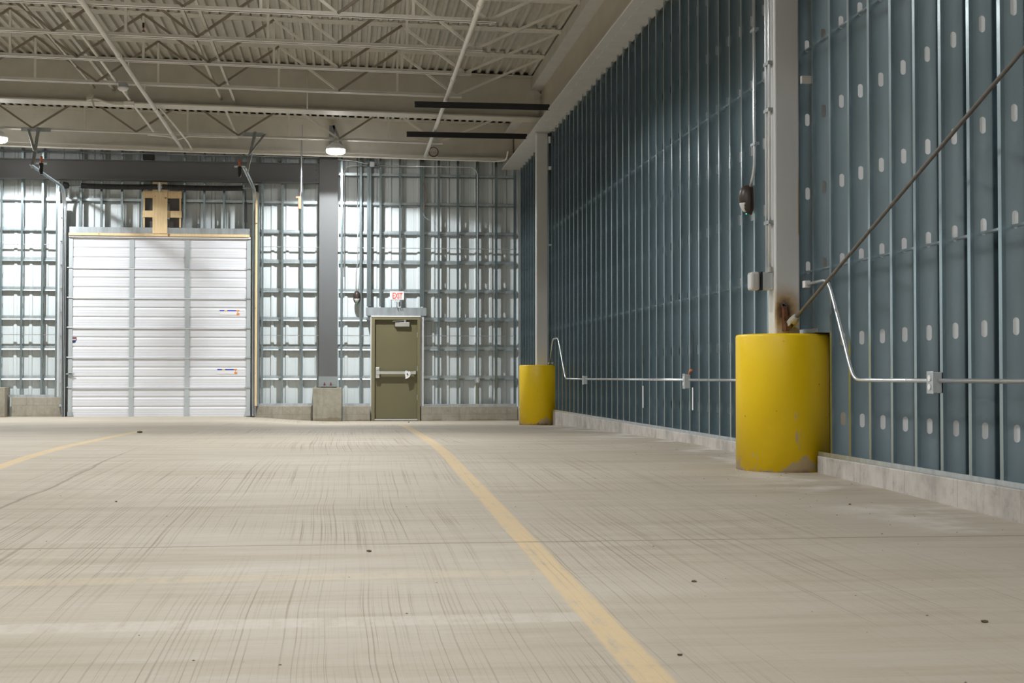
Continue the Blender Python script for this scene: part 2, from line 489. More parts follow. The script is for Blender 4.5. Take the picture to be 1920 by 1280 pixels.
SLOT = [.614+.6096*k for k in range(8)]
z0r = .322
me_full = stud_mesh('wall_stud', 0, 5.30-z0r, .2032, [s-z0r for s in SLOT])
zs = 1.29
me_shortn = stud_mesh('wall_stud', 0, 5.30-zs, .2032, [s-zs for s in SLOT])
zs2 = 1.16
me_shortf = stud_mesh('wall_stud', 0, 5.30-zs2, .2032, [s-zs2 for s in SLOT])
def stud(me, loc, label, group, rot=0, sy=1):
    o = bpy.data.objects.new('wall_stud', me); C.objects.link(o)
    o.location = loc; o.rotation_euler = (0, 0, rot)
    m = o.modifiers.new('thickness', 'SOLIDIFY'); m.thickness = .0016; m.offset = 0
    return tag(o, label, 'stud', group)
near, mid, far, shn, shf = [], [], [], [], []
for k in range(-6, 55):
    y = 7.775 + .4078*k - .0205
    if y > 29.95: break
    if 10.85 < y < 11.70: shn.append(y)
    elif 25.06 < y < 25.92: shf.append(y)
    elif y < 11: near.append(y)
    elif y < 25: mid.append(y)
    else: far.append(y)
G = 'galvanized studs of the right wall'
for i, y in enumerate(sorted(near, reverse=True)):
    stud(me_full, (XW, y, z0r), f'tall galvanized stud on the right wall, {nth(i+1)} to the right of the near yellow guard', G)
for i, y in enumerate(mid):
    stud(me_full, (XW, y, z0r), f'tall galvanized stud on the right wall, {nth(i+1)} to the left of the near yellow guard', G)
for i, y in enumerate(far):
    stud(me_full, (XW, y, z0r), f'galvanized stud near the back corner, {nth(i+1)} beyond the far white column', G)
for i, y in enumerate(shn):
    stud(me_shortn, (XW, y, zs), f'shortened galvanized stud standing above the near yellow guard, {nth(len(shn)-i)} from its right edge', G)
for i, y in enumerate(shf):
    stud(me_shortf, (XW, y, zs2), f'shortened galvanized stud above the far yellow guard, {nth(len(shf)-i)} from its right edge', G)

# bottom and top tracks of the right wall
def track(y0, y1, z, label, up=.030):
    bm = B()
    box(bm, XW-.003, XW-.0005, y0, y1, z, z+up)
    box(bm, XW-.003, XW+.204, y0, y1, z-.003, z-.0005)
    return tag(finish('stud_track', bm, M_galv), label, 'track', 'stud tracks of the right wall')
track(-2, 10.93, .322, 'galvanized floor track on the right kerb, in front of the near yellow guard')
track(11.66, 25.12, .325, 'galvanized floor track on the right kerb between the yellow guards')
track(25.86, 30.05, .314, 'galvanized floor track behind the far yellow guard')
track(10.93, 11.64, 1.287, 'short galvanized track resting on top of the near yellow guard', .03)
track(25.14, 25.84, 1.157, 'short galvanized track resting on top of the far yellow guard', .03)

# cold-rolled bridging channels through the slots
def bridging(name, a, b, label, group, axis='y'):
    bm = B()
    if axis == 'y':
        x = XW+.1016; y0, y1, z = a[0], a[1], b
        box(bm, x-.019, x+.019, y0, y1, z-.044, z-.042); box(bm, x-.019, x-.0172, y0, y1, z-.042, z-.030); box(bm, x+.0172, x+.019, y0, y1, z-.042, z-.030)
    else:
        y = YB+.0455; x0, x1, z = a[0], a[1], b
        box(bm, x0, x1, y-.019, y+.019, z-.044, z-.042); box(bm, x0, x1, y-.019, y-.0172, z-.042, z-.030); box(bm, x0, x1, y+.0172, y+.019, z-.042, z-.030)
    return tag(finish(name, bm, M_galv), label, 'bridging channel', group)
GB = 'bridging channels of the right wall'
bridging('bridging_channel', (5.2, 11.2), SLOT[2], 'lower bridging channel through the studs to the right of the near column', GB)
bridging('bridging_channel', (5.2, 11.2), SLOT[5], 'upper bridging channel through the studs to the right of the near column', GB)
bridging('bridging_channel', (11.3, 25.3), SLOT[2], 'lower long bridging channel through the studs between the two columns', GB)
bridging('bridging_channel', (11.3, 25.3), SLOT[5], 'upper long bridging channel through the studs between the two columns', GB)
bridging('bridging_channel', (25.5, 29.9), SLOT[2], 'bridging channel through the corner studs beyond the far column', GB)

# ------------------------------------------------------------------ back wall studs, girts, rods
BS = [.504+.6096*k for k in range(11)]
BD = .0915
def bstud_mesh(z0, z1, ):
    return stud_mesh('wall_stud', 0, z1-z0, BD, [s+.04-z0 for s in BS], lip=.012, mirror=True)
cache = {}
def bstud(x, z0, z1, label):
    key = (round(z0, 3), round(z1, 3))
    if key not in cache: cache[key] = bstud_mesh(z0, z1)
    # local +x (depth) -> world +y ; local y -> world -x
    return stud(cache[key], (x+.0205, YB, z0), label, 'galvanized studs of the back wall', rot=PI/2)
zt = 5.95
for i, x in enumerate((-6.865, -6.46, -6.055)):
    bstud(x, .516, zt, f'galvanized back wall stud left of the bay door, {nth(3-i)} from the door track')
for i, x in enumerate((-5.30, -4.89, -4.48, -4.07, -3.22, -2.82, -2.42, -2.02)):
    bstud(x, 3.985, zt, f'short stud above the white bay door, {nth(i+1)} from its left end')
for i, x in enumerate((-1.63, -1.222, -.816)):
    bstud(x, .328, zt, f'galvanized back wall stud between bay door and dark column, {nth(i+1)} from the bay door')
for i, x in enumerate((-.002, .395)):
    bstud(x, .323, zt, f'galvanized stud between the dark column and the olive door, {nth(i+1)} from the column')
for i, x in enumerate((.545, .592)):
    bstud(x, 2.40, zt, f'galvanized stud rising from the left end of the door header, {"left" if i == 0 else "right"} one of the pair')
for i, x in enumerate((.806, 1.215)):
    bstud(x, 2.40, zt, f'short stud above the olive door, {"left" if i == 0 else "right"} of the exit sign' if i == 0 else 'short stud above the olive door, directly behind the exit sign')
for i, x in enumerate((1.655, 1.70)):
    bstud(x, 2.40, zt, f'galvanized stud rising from the right end of the door header, {"left" if i == 0 else "right"} one of the pair')
for i, x in enumerate((2.03, 2.435, 2.84, 3.247, 3.645)):
    bstud(x, .308, zt, f'galvanized back wall stud right of the olive door, {nth(i+1)} from the door')
M_jamb = paint('pale_jamb', (.66, .69, .71), .45, .1, .04)
# jamb studs and tracks of the openings
def galvpost(name, bx, label, cat, mat=M_galv, group=None):
    bm = B(); box(bm, *bx)
    return tag(finish(name, bm, mat, bevel=.002), label, cat, group)
galvpost('jamb_stud', (.60, .672, 30.145, 30.29, .325, 2.195), 'pale galvanized jamb stud on the left of the olive door', 'stud', M_jamb, group='door jamb studs')
galvpost('jamb_stud', (1.632, 1.715, 30.145, 30.29, .31, 2.195), 'pale galvanized jamb stud on the right of the olive door', 'stud', M_jamb, group='door jamb studs')
bm = B()
box(bm, .505, 1.765, 30.125, 30.128, 2.205, 2.37); box(bm, .505, 1.765, 30.125, 30.29, 2.37, 2.373); box(bm, .505, 1.765, 30.125, 30.29, 2.202, 2.205)
box(bm, .505, .508, 30.128, 30.18, 2.205, 2.37); box(bm, 1.762, 1.765, 30.128, 30.18, 2.205, 2.37)
tag(finish('door_header', bm, galv('header_grey', (.50, .55, .58), .42, .7)), 'galvanized header box over the olive door', 'header')

def girt(x0, x1, z, label):
    bm = B(); y = YB+.0935
    box(bm, x0, x1, y+.018, y+.020, z-.002, z+.028)          # upright face
    box(bm, x0, x1, y+.018, y+.058, z+.028, z+.031)          # top web
    bar(bm, (x0, y+.010, z-.014), (x1, y+.010, z-.014), .002, .034, (0, .60, .80))   # turned-out lip
    box(bm, x0, x1, y+.054, y+.056, z+.031, z+.060)
    return tag(finish('wall_girt', bm, M_girt), label, 'girt', 'horizontal girts of the back wall')
GZ = [.895, 1.505, 2.118, 2.712, 3.318, 3.935, 4.543, 5.15]
def rw(i): return ['lowest', 'second lowest', 'third lowest', 'fourth lowest', 'fifth lowest', 'sixth lowest', 'seventh lowest', 'topmost'][i]
for i, z in enumerate(GZ):
    if i < 6:
        girt(-7.3, -5.66, z, f'{rw(i)} horizontal girt to the left of the bay door')
        girt(-1.72, -.5, z, f'{rw(i)} horizontal girt between the bay door and the dark column')
    elif i == 6:
        girt(-7.3, -.5, z, 'long horizontal girt crossing behind the studs above the bay door')
    if i < 3:
        girt(-.06, .60, z, f'{rw(i)} short girt between the dark column and the olive door')
        girt(1.72, XW-.03, z, f'{rw(i)} horizontal girt to the right of the olive door')
    else:
        girt(-.06, XW-.03, z, f'{rw(i)} long girt from the dark column to the right corner')
GR = 'bridging channels of the back wall'
for z, w in ((BS[2]+.1, 'lower'), (BS[5]+.11, 'upper')):
    bridging('bridging_channel', (-7.2, -5.7), z, f'{w} thin bridging channel left of the bay door', GR, 'x')
    bridging('bridging_channel', (-1.75, -.47), z, f'{w} thin bridging channel between bay door and dark column', GR, 'x')
    if w == 'lower':
        bridging('bridging_channel', (-.08, .6), z, 'lower thin bridging channel left of the olive door', GR, 'x')
        bridging('bridging_channel', (1.72, 3.68), z, 'lower thin bridging channel right of the olive door', GR, 'x')
    else:
        bridging('bridging_channel', (-.08, 3.68), z, 'upper thin bridging channel from dark column to the corner', GR, 'x')
for x0, x1, z, lb in ((-6.69, -5.66, .516, 'galvanized floor track on the kerb left of the bay door'), (-1.76, -.6, .328, 'galvanized floor track on the kerb between bay door and pier'),
                      (.04, .60, .323, 'galvanized floor track on the kerb between pier and olive door'), (1.70, 3.68, .308, 'galvanized floor track on the kerb right of the olive door')):
    bm = B(); box(bm, x0, x1, YB-.004, YB-.001, z, z+.05); box(bm, x0, x1, YB-.004, YB+.095, z-.003, z-.0005)
    tag(finish('stud_track', bm, M_galv), lb, 'track', 'stud tracks of the back wall')

# ------------------------------------------------------------------ columns and yellow guards
def guard(cx, cy, r, z0, z1, label):
    bm = B()
    prof = [(r, z0), (r, z1-.02), (r-.006, z1-.006), (r-.02, z1), (r-.06, z1-.004), (.16, z1-.012)]
    lathe(bm, prof, cx, cy, 72)
    o = finish('column_guard', bm, M_guard, smooth=False)
    for p in o.data.polygons: p.use_smooth = abs(p.normal.z) < .9
    return tag(o, label, 'column guard', 'yellow guards round the columns')
guard(3.535, 11.29, .372, .14, 1.275, 'big scuffed yellow round guard around the near white column')
guard(3.515, 25.49, .362, .05, 1.137, 'smaller scuffed yellow round guard around the far white column')

def column(cx, cy, z0, z1, label, near):
    t = thing('steel_column', label, 'column', (cx, cy, z0), 'white steel columns')
    bm = B(); box(bm, cx-.1016, cx+.1016, cy-.1016, cy+.1016, z0, z1)
    finish('shaft', bm, M_column if near else paint('far_column_paint', (.60, .60, .575), .45, 0, .04, 1.5), t, bevel=.012)
    one('cap_plate', M_beamw, t, (cx-.13, cx+.13, cy-.13, cy+.13, z1, z1+.019))
    return t
colN = column(3.552, 11.292, .10, 5.28, 'tall white square steel column standing in the near yellow guard', True)
colF = column(3.552, 25.49, .0, 5.28, 'white square steel column standing in the far yellow guard', False)
# rod plate on the near column
y = 11.19
bm = B()
pl = [(3.537, y), (3.549, y)]
prof = [(0, 1.30), (0, 1.50), (-.03, 1.50), (-.055, 1.45), (-.06, 1.38), (-.10, 1.34), (-.10, 1.30)]
va = [bm.verts.new((3.503, y+p, z)) for p, z in prof]; vb = [bm.verts.new((3.535, y+p, z)) for p, z in prof]
bm.faces.new(va[::-1]); bm.faces.new(vb)
for i in range(len(prof)): bm.faces.new((va[i], va[(i+1) % 7], vb[(i+1) % 7], vb[i]))
gp = finish('rod_plate', bm, M_rust, colN); gp['label'] = 'rusty brown gusset plate welded to the column'
bm = B()
for k in range(7):
    a = random.uniform(-.018, .018); b = random.uniform(-.012, .022)
    box(bm, 3.525+a-.009, 3.525+a+.009, y-.022, y, 1.505+b-.006, 1.505+b+.008)
wb = finish('weld_blob', bm, M_rodp, colN); wb['label'] = 'grey lumpy weld above the plate'
# rod with clevis
a = Vector((3.548, 11.115, 1.352)); b = Vector((3.50, 7.043, 2.63)); d = (b-a).normalized()
t = thing('tie_rod', 'dark steel tie rod slanting up from the near column across the right wall', 'tie rod', a)
bm = B(); tube(bm, [a+d*.16, a+d*12.0], .0125, 12); finish('rod', bm, M_rodp, t, smooth=True)
bm = B()
side = Vector((1, 0, 0)); nrm = d.cross(side).normalized()
for sx in (-.022, .022):
    c = a+side*sx
    bar(bm, c-d*.035, c+d*.10, .011, .05, nrm)
lc = [a+d*.09, a+d*.12, a+d*.165, a+d*.19]
tube(bm, lc, [.033, .036, .030, .022], 14)
finish('clevis', bm, M_zinc, t)
bm = B(); tube(bm, [a-side*.036, a+side*.036], .013, 10); finish('clevis_pin', bm, M_rust, t)

# pale tab on the column side
bm = B(); box(bm, 3.655, 3.735, 11.12, 11.16, 3.285, 3.345)
tag(finish('clip_tab', bm, M_beamw), 'small cream tab sticking out right of the near column top', 'tab')

# ------------------------------------------------------------------ roof beams
def wbeam_y(name, xc, y0, y1, zb, zt, fw, mat, label, tf=.022, fm=None):
    t = thing(name, label, 'beam', (xc, (y0+y1)/2, zb), 'roof beams')
    one('bottom_flange', fm or mat, t, (xc-fw/2, xc+fw/2, y0, y1, zb, zb+tf))
    one('top_flange', fm or mat, t, (xc-fw/2, xc+fw/2, y0, y1, zt-tf, zt))
    one('web', mat, t, (xc-.008, xc+.008, y0, y1, zb+tf, zt-tf))
    return t
M_bweb = paint('tan_beam_paint', (.46, .415, .325), .55, 0, .06, 1.2)
M_bfl = paint('pale_flange_paint', (.66, .655, .63), .5, 0, .04)
rb = wbeam_y('roof_beam', 3.557, -9, 25.49, 5.30, 6.08, .405, M_bweb, 'long cream roof beam running over the near and far columns', fm=M_bfl)
one('joist_bearing', M_steel, rb, (3.36, 3.75, -9, 25.45, 6.085, 6.27))
bm = B()
for k in range(40):
    yy = 9.5+k*.4
    for xx in (3.70,):
        box(bm, xx-.012, xx+.012, yy-.012, yy+.012, 5.286, 5.30)
bb = finish('flange_bolts', bm, M_steel, rb)
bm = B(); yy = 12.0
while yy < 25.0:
    ln = random.uniform(.06, .22); box(bm, 3.470, 3.478, yy, yy+ln, 5.2975, 5.2998); yy += ln+random.uniform(.05, .3)  # thin white strips stand for light showing through a gap
wl = finish('gap_light_line', bm, M_white, rb); wl['label'] = 'broken white line of gap light along the beam underside'
rb2 = wbeam_y('roof_beam', 3.557, 25.49, 30.15, 5.30, 6.0, .405, M_bweb, 'short cream roof beam from the far column to the back corner', fm=M_bfl)

M_beamx = paint('cream_cross_beam', (.61, .58, .495), .5, 0, .04)
def wbeam_x(name, yc, x0, x1, zb3, zt3, fw, mat, label, tf=.022):
    t = thing(name, label, 'beam', (x1, yc, zb3), 'roof beams')
    def slab(n, ya, yb, da, db):
        bm = B(); v = box(bm, x0, x1, ya, yb, 0, 1)
        for q in v: q.co.z = (zb3 if da[1] == 'b' else zt3)+da[0]+SL*(3-q.co.x) if q.co.z < .5 else (zb3 if db[1] == 'b' else zt3)+db[0]+SL*(3-q.co.x)
        return finish(n, bm, mat, t)
    slab('bottom_flange', yc-fw/2, yc+fw/2, (0, 'b'), (tf, 'b'))
    slab('top_flange', yc-fw/2, yc+fw/2, (-tf, 't'), (0, 't'))
    slab('web', yc-.007, yc+.007, (tf, 'b'), (-tf, 't'))
    bm = B()
    for k in range(5):
        zz = zb3+.12+k*(zt3-zb3-.24)/4
        tube(bm, [(x1-.05, yc-.007, zz), (x1-.05, yc-.045, zz)], .019, 8)
    finish('end_bolts', bm, mat, t)
    one('end_angle', mat, t, (x1-.10, x1-.004, yc-.02, yc-.0075, zb3+.07, zt3-.07))
    return t
wbeam_x('cross_beam', 25.50, -16, 3.53, 5.53, 6.29, .42, M_beamx, 'deep cream cross beam spanning left from the far column')
wbeam_x('cross_beam', 29.62, -16, 3.53, 5.42, 6.165, .40, M_beamx, 'deep cream cross beam just in front of the top of the back wall')

# ------------------------------------------------------------------ joists
LX0, LXE = -15.8, 1.97
def joist(Y, zb, label):
    t = thing('roof_joist', label, 'joist', (LXE, Y, zb), 'open web roof joists')
    def zb_(x): return zb + SL*(LXE-x)
    def zt_(x): return zdeck(x, Y)-.008
    def chord(nm, x0, x1, zf, sgn):
        bm = B()
        for s in (-1, 1):
            ya = Y+s*.012
            for (w0, w1, h0, h1) in ((0, .006, 0, .052), (0, .050, 0, .006)):
                v = box(bm, x0, x1, min(ya, ya+s*w1), max(ya, ya+s*w1), 0, 1)
                for q in v: q.co.z = zf(q.co.x) + sgn*(h1 if q.co.z > .5 else h0)
        return finish(nm, bm, M_chord, t)
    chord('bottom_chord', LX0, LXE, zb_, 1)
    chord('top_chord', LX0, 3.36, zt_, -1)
    pan = 1.93; xb = LXE
    def web(a, b, mw=None):
        bm = B(); bar(bm, a, b, .035, .04, (0, 1, 0)); finish('web_member', bm, mw or M_chord, t)
    x = LXE - .10; k = 0
    web((x, Y, zb_(x)+.03), (3.30, Y, zt_(3.3)-.05))
    while x > LX0+2:
        xt = x - pan/2
        web((x, Y, zb_(x)+.03), (xt, Y, zt_(xt)-.03), M_webshade if xt < -2.6 else None)  # painted shade follows member direction; both directions dark on the left
        if xt < -9.5: break
        x2 = x - pan
        web((xt, Y, zt_(xt)-.03), (x2, Y, zb_(x2)+.03), M_webshade)
        web((xt, Y+.004, zt_(xt)-.03), (xt, Y+.004, zb_(xt)+.03))
        x = x2
    return t
JO = [(16.6, 5.50, 'nearest cream roof joist, at the very top of the picture'), (18.39, 5.495, 'cream open web roof joist, second from the near end of the roof'),
      (20.16, 5.525, 'cream open web roof joist, third from the near end of the roof'), (21.94, 5.56, 'cream open web roof joist, second in front of the first cross beam'),
      (23.71, 5.556, 'cream open web roof joist, nearest in front of the first cross beam'), (28.2, 5.503, 'cream open web roof joist carrying the lamps near the back wall')]
for a in JO: joist(*a)

# bridging angles and pipes running under the deck
def runner(name, x, z, y0, y1, label, cat, mat, w=.045, h=.045, zz=None):
    bm = B(); bar(bm, (x, y0, z), (x, y1, z if zz is None else zz), w, h)
    return tag(finish(name, bm, mat), label, cat, 'roof bridging')
runner('bridging_angle', -3.92, 5.90, 14, 25.45, 'dark roof bridging angle passing over the joists at far left', 'bridging', M_steel, .05, .05)
runner('bridging_angle', -4.25, 5.92, 14, 25.45, 'thin roof bridging angle, leftmost over the joists', 'bridging', M_steel, .03, .03)
runner('bridging_angle', -2.10, 5.78, 14, 29.5, 'roof bridging angle left of the middle of the bay door', 'bridging', M_steel, .04, .04)
runner('bridging_angle', -1.86, 5.74, 14, 25.45, 'roof bridging angle right beside a similar one above the bay door', 'bridging', M_steel, .04, .04)
def pipe(x, za, zb, y0, y1, r, label, coup):
    t = thing('sprinkler_pipe', label, 'pipe', (x, y0, za), 'sprinkler pipes')
    bm = B(); tube(bm, [(x, y0, za), (x, y1, zb)], r, 14); finish('pipe', bm, M_chord, t, smooth=True)
    for yy in coup:
        zz = za+(zb-za)*(yy-y0)/(y1-y0)
        bm = B(); tube(bm, [(x, yy-.05, zz), (x, yy+.05, zz)], r*1.28, 14); finish('coupling', bm, M_chord, t)
    for yy in JO:
        yy = yy[0]
        if y0 < yy < y1:
            zz = za+(zb-za)*(yy-y0)/(y1-y0)
            bm = B(); bar(bm, (x, yy, zz-r), (x, yy, zz+r+.10), .02, .006, (0, 1, 0)); finish('pipe_hanger', bm, M_chord, t)
pipe(-3.17, 5.57, 5.48, 8, 29.2, .034, 'cream sprinkler pipe slanting across the left half of the roof', (17.9, 21.0, 25.0, 27.4))
pipe(1.69, 5.60, 5.42, 8, 29.3, .036, 'cream sprinkler pipe under the right ends of the joists', (17.6, 21.9, 26.6))
def conduit(name, pts, r, fil, label, mat=None, cat='conduit', group='electrical conduits', seg=10):
    bm = B(); tube(bm, pts, r, seg, fil)
    return tag(finish(name, bm, mat or M_conduit, smooth=True), label, cat, group)
conduit('roof_conduit', [(-3.62, 12, 5.78), (-3.62, 25.3, 5.68), (-3.55, 27.8, 5.58)], .022, .3, 'cream conduit running along the roof above the smoke detector', M_chord, group='roof conduits')
conduit('roof_conduit', [(-3.30, 25.8, 5.80), (-2.98, 28.3, 5.50), (-2.98, 29.3, 5.48)], .02, .3, 'short pale conduit behind the left sprinkler pipe end', M_chord, group='roof conduits')
conduit('roof_conduit', [(-3.7, 28.12, 5.56), (-3.3, 28.12, 5.54), (-3.15, 28.1, 5.47), (-2.95, 28.12, 5.55), (-2.0, 28.12, 5.54)], .014, .12, 'thin white conduit dipping under the left sprinkler pipe', M_chord, group='roof conduits')
conduit('roof_conduit', [(-16, 29.38, 5.62), (3.2, 29.38, 5.36), (3.36, 29.3, 5.38), (3.36, 29.05, 5.52)], .018, .15, 'long cream conduit along the back cross beam ending in a bend', M_chord, group='roof conduits')
conduit('roof_conduit', [(-.60, 25.2, 6.2), (-.60, 25.25, 5.6)], .012, 0, 'thin cream conduit dropping over the first cross beam', M_chord, group='roof conduits')
# flexible conduit bundle on the first cross beam
t = thing('flex_conduit_bundle', 'bent cream conduit with a small box on the first cross beam', 'conduit', (-4.1, 25.22, 5.66))
bm = B(); tube(bm, [(-4.35, 25.275, 5.67), (-4.2, 25.27, 5.70), (-4.02, 25.27, 5.63), (-3.85, 25.275, 5.60), (-3.62, 25.27, 5.61)], .022, 8, .08); finish('flex_conduit', bm, M_chord, t, smooth=True)
one('box', M_chord, t, (-3.72, -3.55, 25.19, 25.28, 5.585, 5.65))
bm = B(); tube(bm, [(-3.64, 25.24, 5.65), (-3.66, 25.0, 5.85), (-3.85, 24.6, 5.95)], .017, 8, .1); finish('riser', bm, M_chord, t, smooth=True)
bm = B(); bar(bm, (-4.27, 25.19, 5.74), (-4.2, 25.19, 5.52), .02, .03); bar(bm, (-4.34, 25.19, 5.70), (-4.22, 25.19, 5.72), .03, .03); finish('strap', bm, M_steel, t)
# smoke detector
t = thing('smoke_detector', 'white round detector on a grey box under a joist', 'detector', (-3.50, 23.63, 5.56))
one('base_box', M_greybox, t, (-3.565, -3.43, 23.58, 23.70, 5.585, 5.65))
bm = B(); lathe(bm, [(.085, 5.585), (.088, 5.56), (.06, 5.53), (.02, 5.52)], -3.50, 23.64, 24); finish('cover', bm, M_white, t, smooth=True)
# sprinkler head
t = thing('fire_sprinkler', 'tiny dark sprinkler head with a red bulb below the deck', 'sprinkler', (-2.83, 21.0, 5.86))
bm = B(); tube(bm, [(-2.83, 21.0, 6.0), (-2.83, 21.0, 5.93)], .016, 8); finish('fitting', bm, M_black, t)
bm = B(); tube(bm, [(-2.83, 21.0, 5.93), (-2.83, 21.0, 5.89)], .010, 8); finish('bulb', bm, M_red, t)
bm = B(); tube(bm, [(-2.83, 21.0, 5.885), (-2.83, 21.0, 5.875)], .024, 10); finish('deflector', bm, M_black, t)

# black bars hung between beam and roof
def blackbar(y, lb):
    bm = B(); z = 5.295
    box(bm, 1.17, 3.38, y-.06, y-.05, z, z+.10); box(bm, 1.17, 3.38, y-.05, y+.06, z+.09, z+.10)
    return tag(finish('black_angle_bar', bm, M_black), lb, 'steel bar', 'black bars under the beam')
blackbar(23.33, 'black steel bar sticking out left from the roof beam, the nearer and higher one')
blackbar(26.23, 'black steel bar sticking out left from the roof beam, the farther and lower one')
# coil of wire on the back cross beam
bm = B()
for k in range(3):
    c = Vector((1.86, 29.30, 5.52)); r = .088+.006*k
    tube(bm, [c+Vector((r*math.cos(i*PI/12), .01*k, r*math.sin(i*PI/12))) for i in range(25)], .004, 6)
tag(finish('wire_coil', bm, M_rust), 'small ring of coiled brown wire hanging at the back cross beam', 'wire coil')
# dark kicker brace above the lamp
bm = B()
bar(bm, (-.20, 29.2, 6.0), (-.20, 29.2, 5.46), .11, .02, (0, 1, 0)); bar(bm, (-.17, 29.2, 6.0), (.05, 29.2, 5.46), .05, .02, (0, 1, 0))
tag(finish('kicker_brace', bm, M_drk2), 'dark grey steel brace above the bright lamp', 'brace')

# ------------------------------------------------------------------ lamps
def lamp(x, y, z, label, pw=1.0, prof=(1.05, .30)):
    t = thing('high_bay_lamp', label, 'lamp', (x, y, z), 'round high bay lamps')
    bm = B(); lathe(bm, [(.06, z+.16), (.10, z+.13), (.185, z+.055), (.19, z+.012), (.175, z+.010)], x, y, 36); finish('housing', bm, M_white, t, smooth=True)
    bm = B(); lathe(bm, [(.182, z+.012), (.185, z-.03), (.16, z-.06), (.10, z-.075), (.01, z-.08)], x, y, 36); finish('diffuser', bm, M_glow, t, smooth=True)
    bm = B(); tube(bm, [(x, y, z+.16), (x, y, zdeck(x)-.004 if y < 28 else z+.24)], .01, 8); finish('hook', bm, M_boxgrey, t)
    L = bpy.data.lights.new('lamp_light', 'SPOT'); L.energy = LAMP_W*pw; L.spot_size = math.radians(153); L.spot_blend = .10
    L.shadow_soft_size = .09; L.color = (.955, .985, 1)
    L.use_nodes = True; nt = L.node_tree; em = nt.nodes['Emission']
    tc = nt.nodes.new('ShaderNodeTexCoord'); sp = nt.nodes.new('ShaderNodeSeparateXYZ')
    nt.links.new(tc.outputs['Normal'], sp.inputs[0])
    ab = nt.nodes.new('ShaderNodeMath'); ab.operation = 'ABSOLUTE'; nt.links.new(sp.outputs[2], ab.inputs[0])
    ml = nt.nodes.new('ShaderNodeMath'); ml.operation = 'MULTIPLY_ADD'; nt.links.new(ab.outputs[0], ml.inputs[0])
    ml.inputs[1].default_value, ml.inputs[2].default_value = prof
    nt.links.new(ml.outputs[0], em.inputs['Strength'])
    o = bpy.data.objects.new('lamp_light', L); C.objects.link(o); o.parent = t; o.location = (0, 0, -.10)
LAMP_W = 760
lamp(-.12, 28.165, 5.335, 'glowing round high bay lamp under the joist near the dark column', 1.05, (1.75, .08))
lamp(-6.49, 28.165, 5.44, 'glowing round high bay lamp at the left edge of the picture', 1.05, (1.75, .08))
for y, w, p in ((16.65, 'just above the picture', .95), (11.2, 'added unseen between the two columns', .50), (5.6, 'over the near floor', .52), (0.0, 'added unseen over the viewer', .55), (-5.6, 'at the rear of the hall', .55)):  # rows between columns and over viewer added unseen to even the floor light
    lamp(-.3, y, 5.40, f'round high bay lamp of the right-hand row, {w}', p)
    lamp(-6.49, y, 5.46, f'round high bay lamp of the middle row, {w}', p)
    lamp(-12.5, y, 5.52, f'round high bay lamp of the far left row, {w}', p)

# ------------------------------------------------------------------ dark steel of the back wall
YC = 30.0
t = thing('dark_beam', 'dark grey steel beam along the top of the bay door wall', 'beam', (-3.3, YC+.1, 4.94))
one('web', M_dark, t, (-16, -.47, YC+.06, YC+.075, 4.96, 5.33)); one('bottom_flange', M_dark, t, (-16, -.47, YC-.03, YC+.17, 4.935, 4.955)); one('top_flange', M_dark, t, (-16, -.47, YC+.02, YC+.13, 5.33, 5.348))
bm = B()
for k in range(3): tube(bm, [(-.53, YC+.06, 5.02+k*.1), (-.53, YC+.02, 5.02+k*.1)], .016, 8)
finish('end_bolts', bm, M_dark, t)
t = thing('dark_column', 'dark grey steel column on the concrete pier of the back wall', 'column', (-.273, YC+.1, .72))
one('shaft', M_dark, t, (-.463, -.083, YC, YC+.02, .755, 5.5), (-.463, -.083, YC+.16, YC+.18, .755, 5.5), (-.28, -.266, YC+.02, YC+.16, .755, 5.5))
bpz = one('base_plate', M_hang, t, (-.47, -.075, YC-.03, YC+.21, .722, .75)); bpz['label'] = 'lighter grey base plate'
one('lower_shaft', paint('mid_grey_paint', (.26, .29, .29), .5, 0, .05), t, (-.468, -.078, YC-.004, YC-.0005, .752, .935))
for xx in (-.345, -.215):
    bm = B(); tube(bm, [(xx, YC-.018, .75), (xx, YC-.018, .81)], .011, 8); tube(bm, [(xx, YC-.018, .75), (xx, YC-.018, .772)], .022, 6); finish('anchor_bolt', bm, M_redbolt, t)
bm = B(); box(bm, -.583, .012, 29.9, 30.36, .0, .703); tag(finish('concrete_pier', bm, M_pier, bevel=.01), 'square grey concrete pier under the dark steel column', 'pier', 'concrete piers')
one('grout_pad', M_black, t, (-.42, -.10, YC-.0, YC+.18, .703, .722))
bm = B(); box(bm, -7.4, -6.705, 29.9, 30.36, .05, .72); tag(finish('concrete_pier', bm, M_pier, bevel=.01), 'concrete pier cut off by the left edge of the picture', 'pier', 'concrete piers')

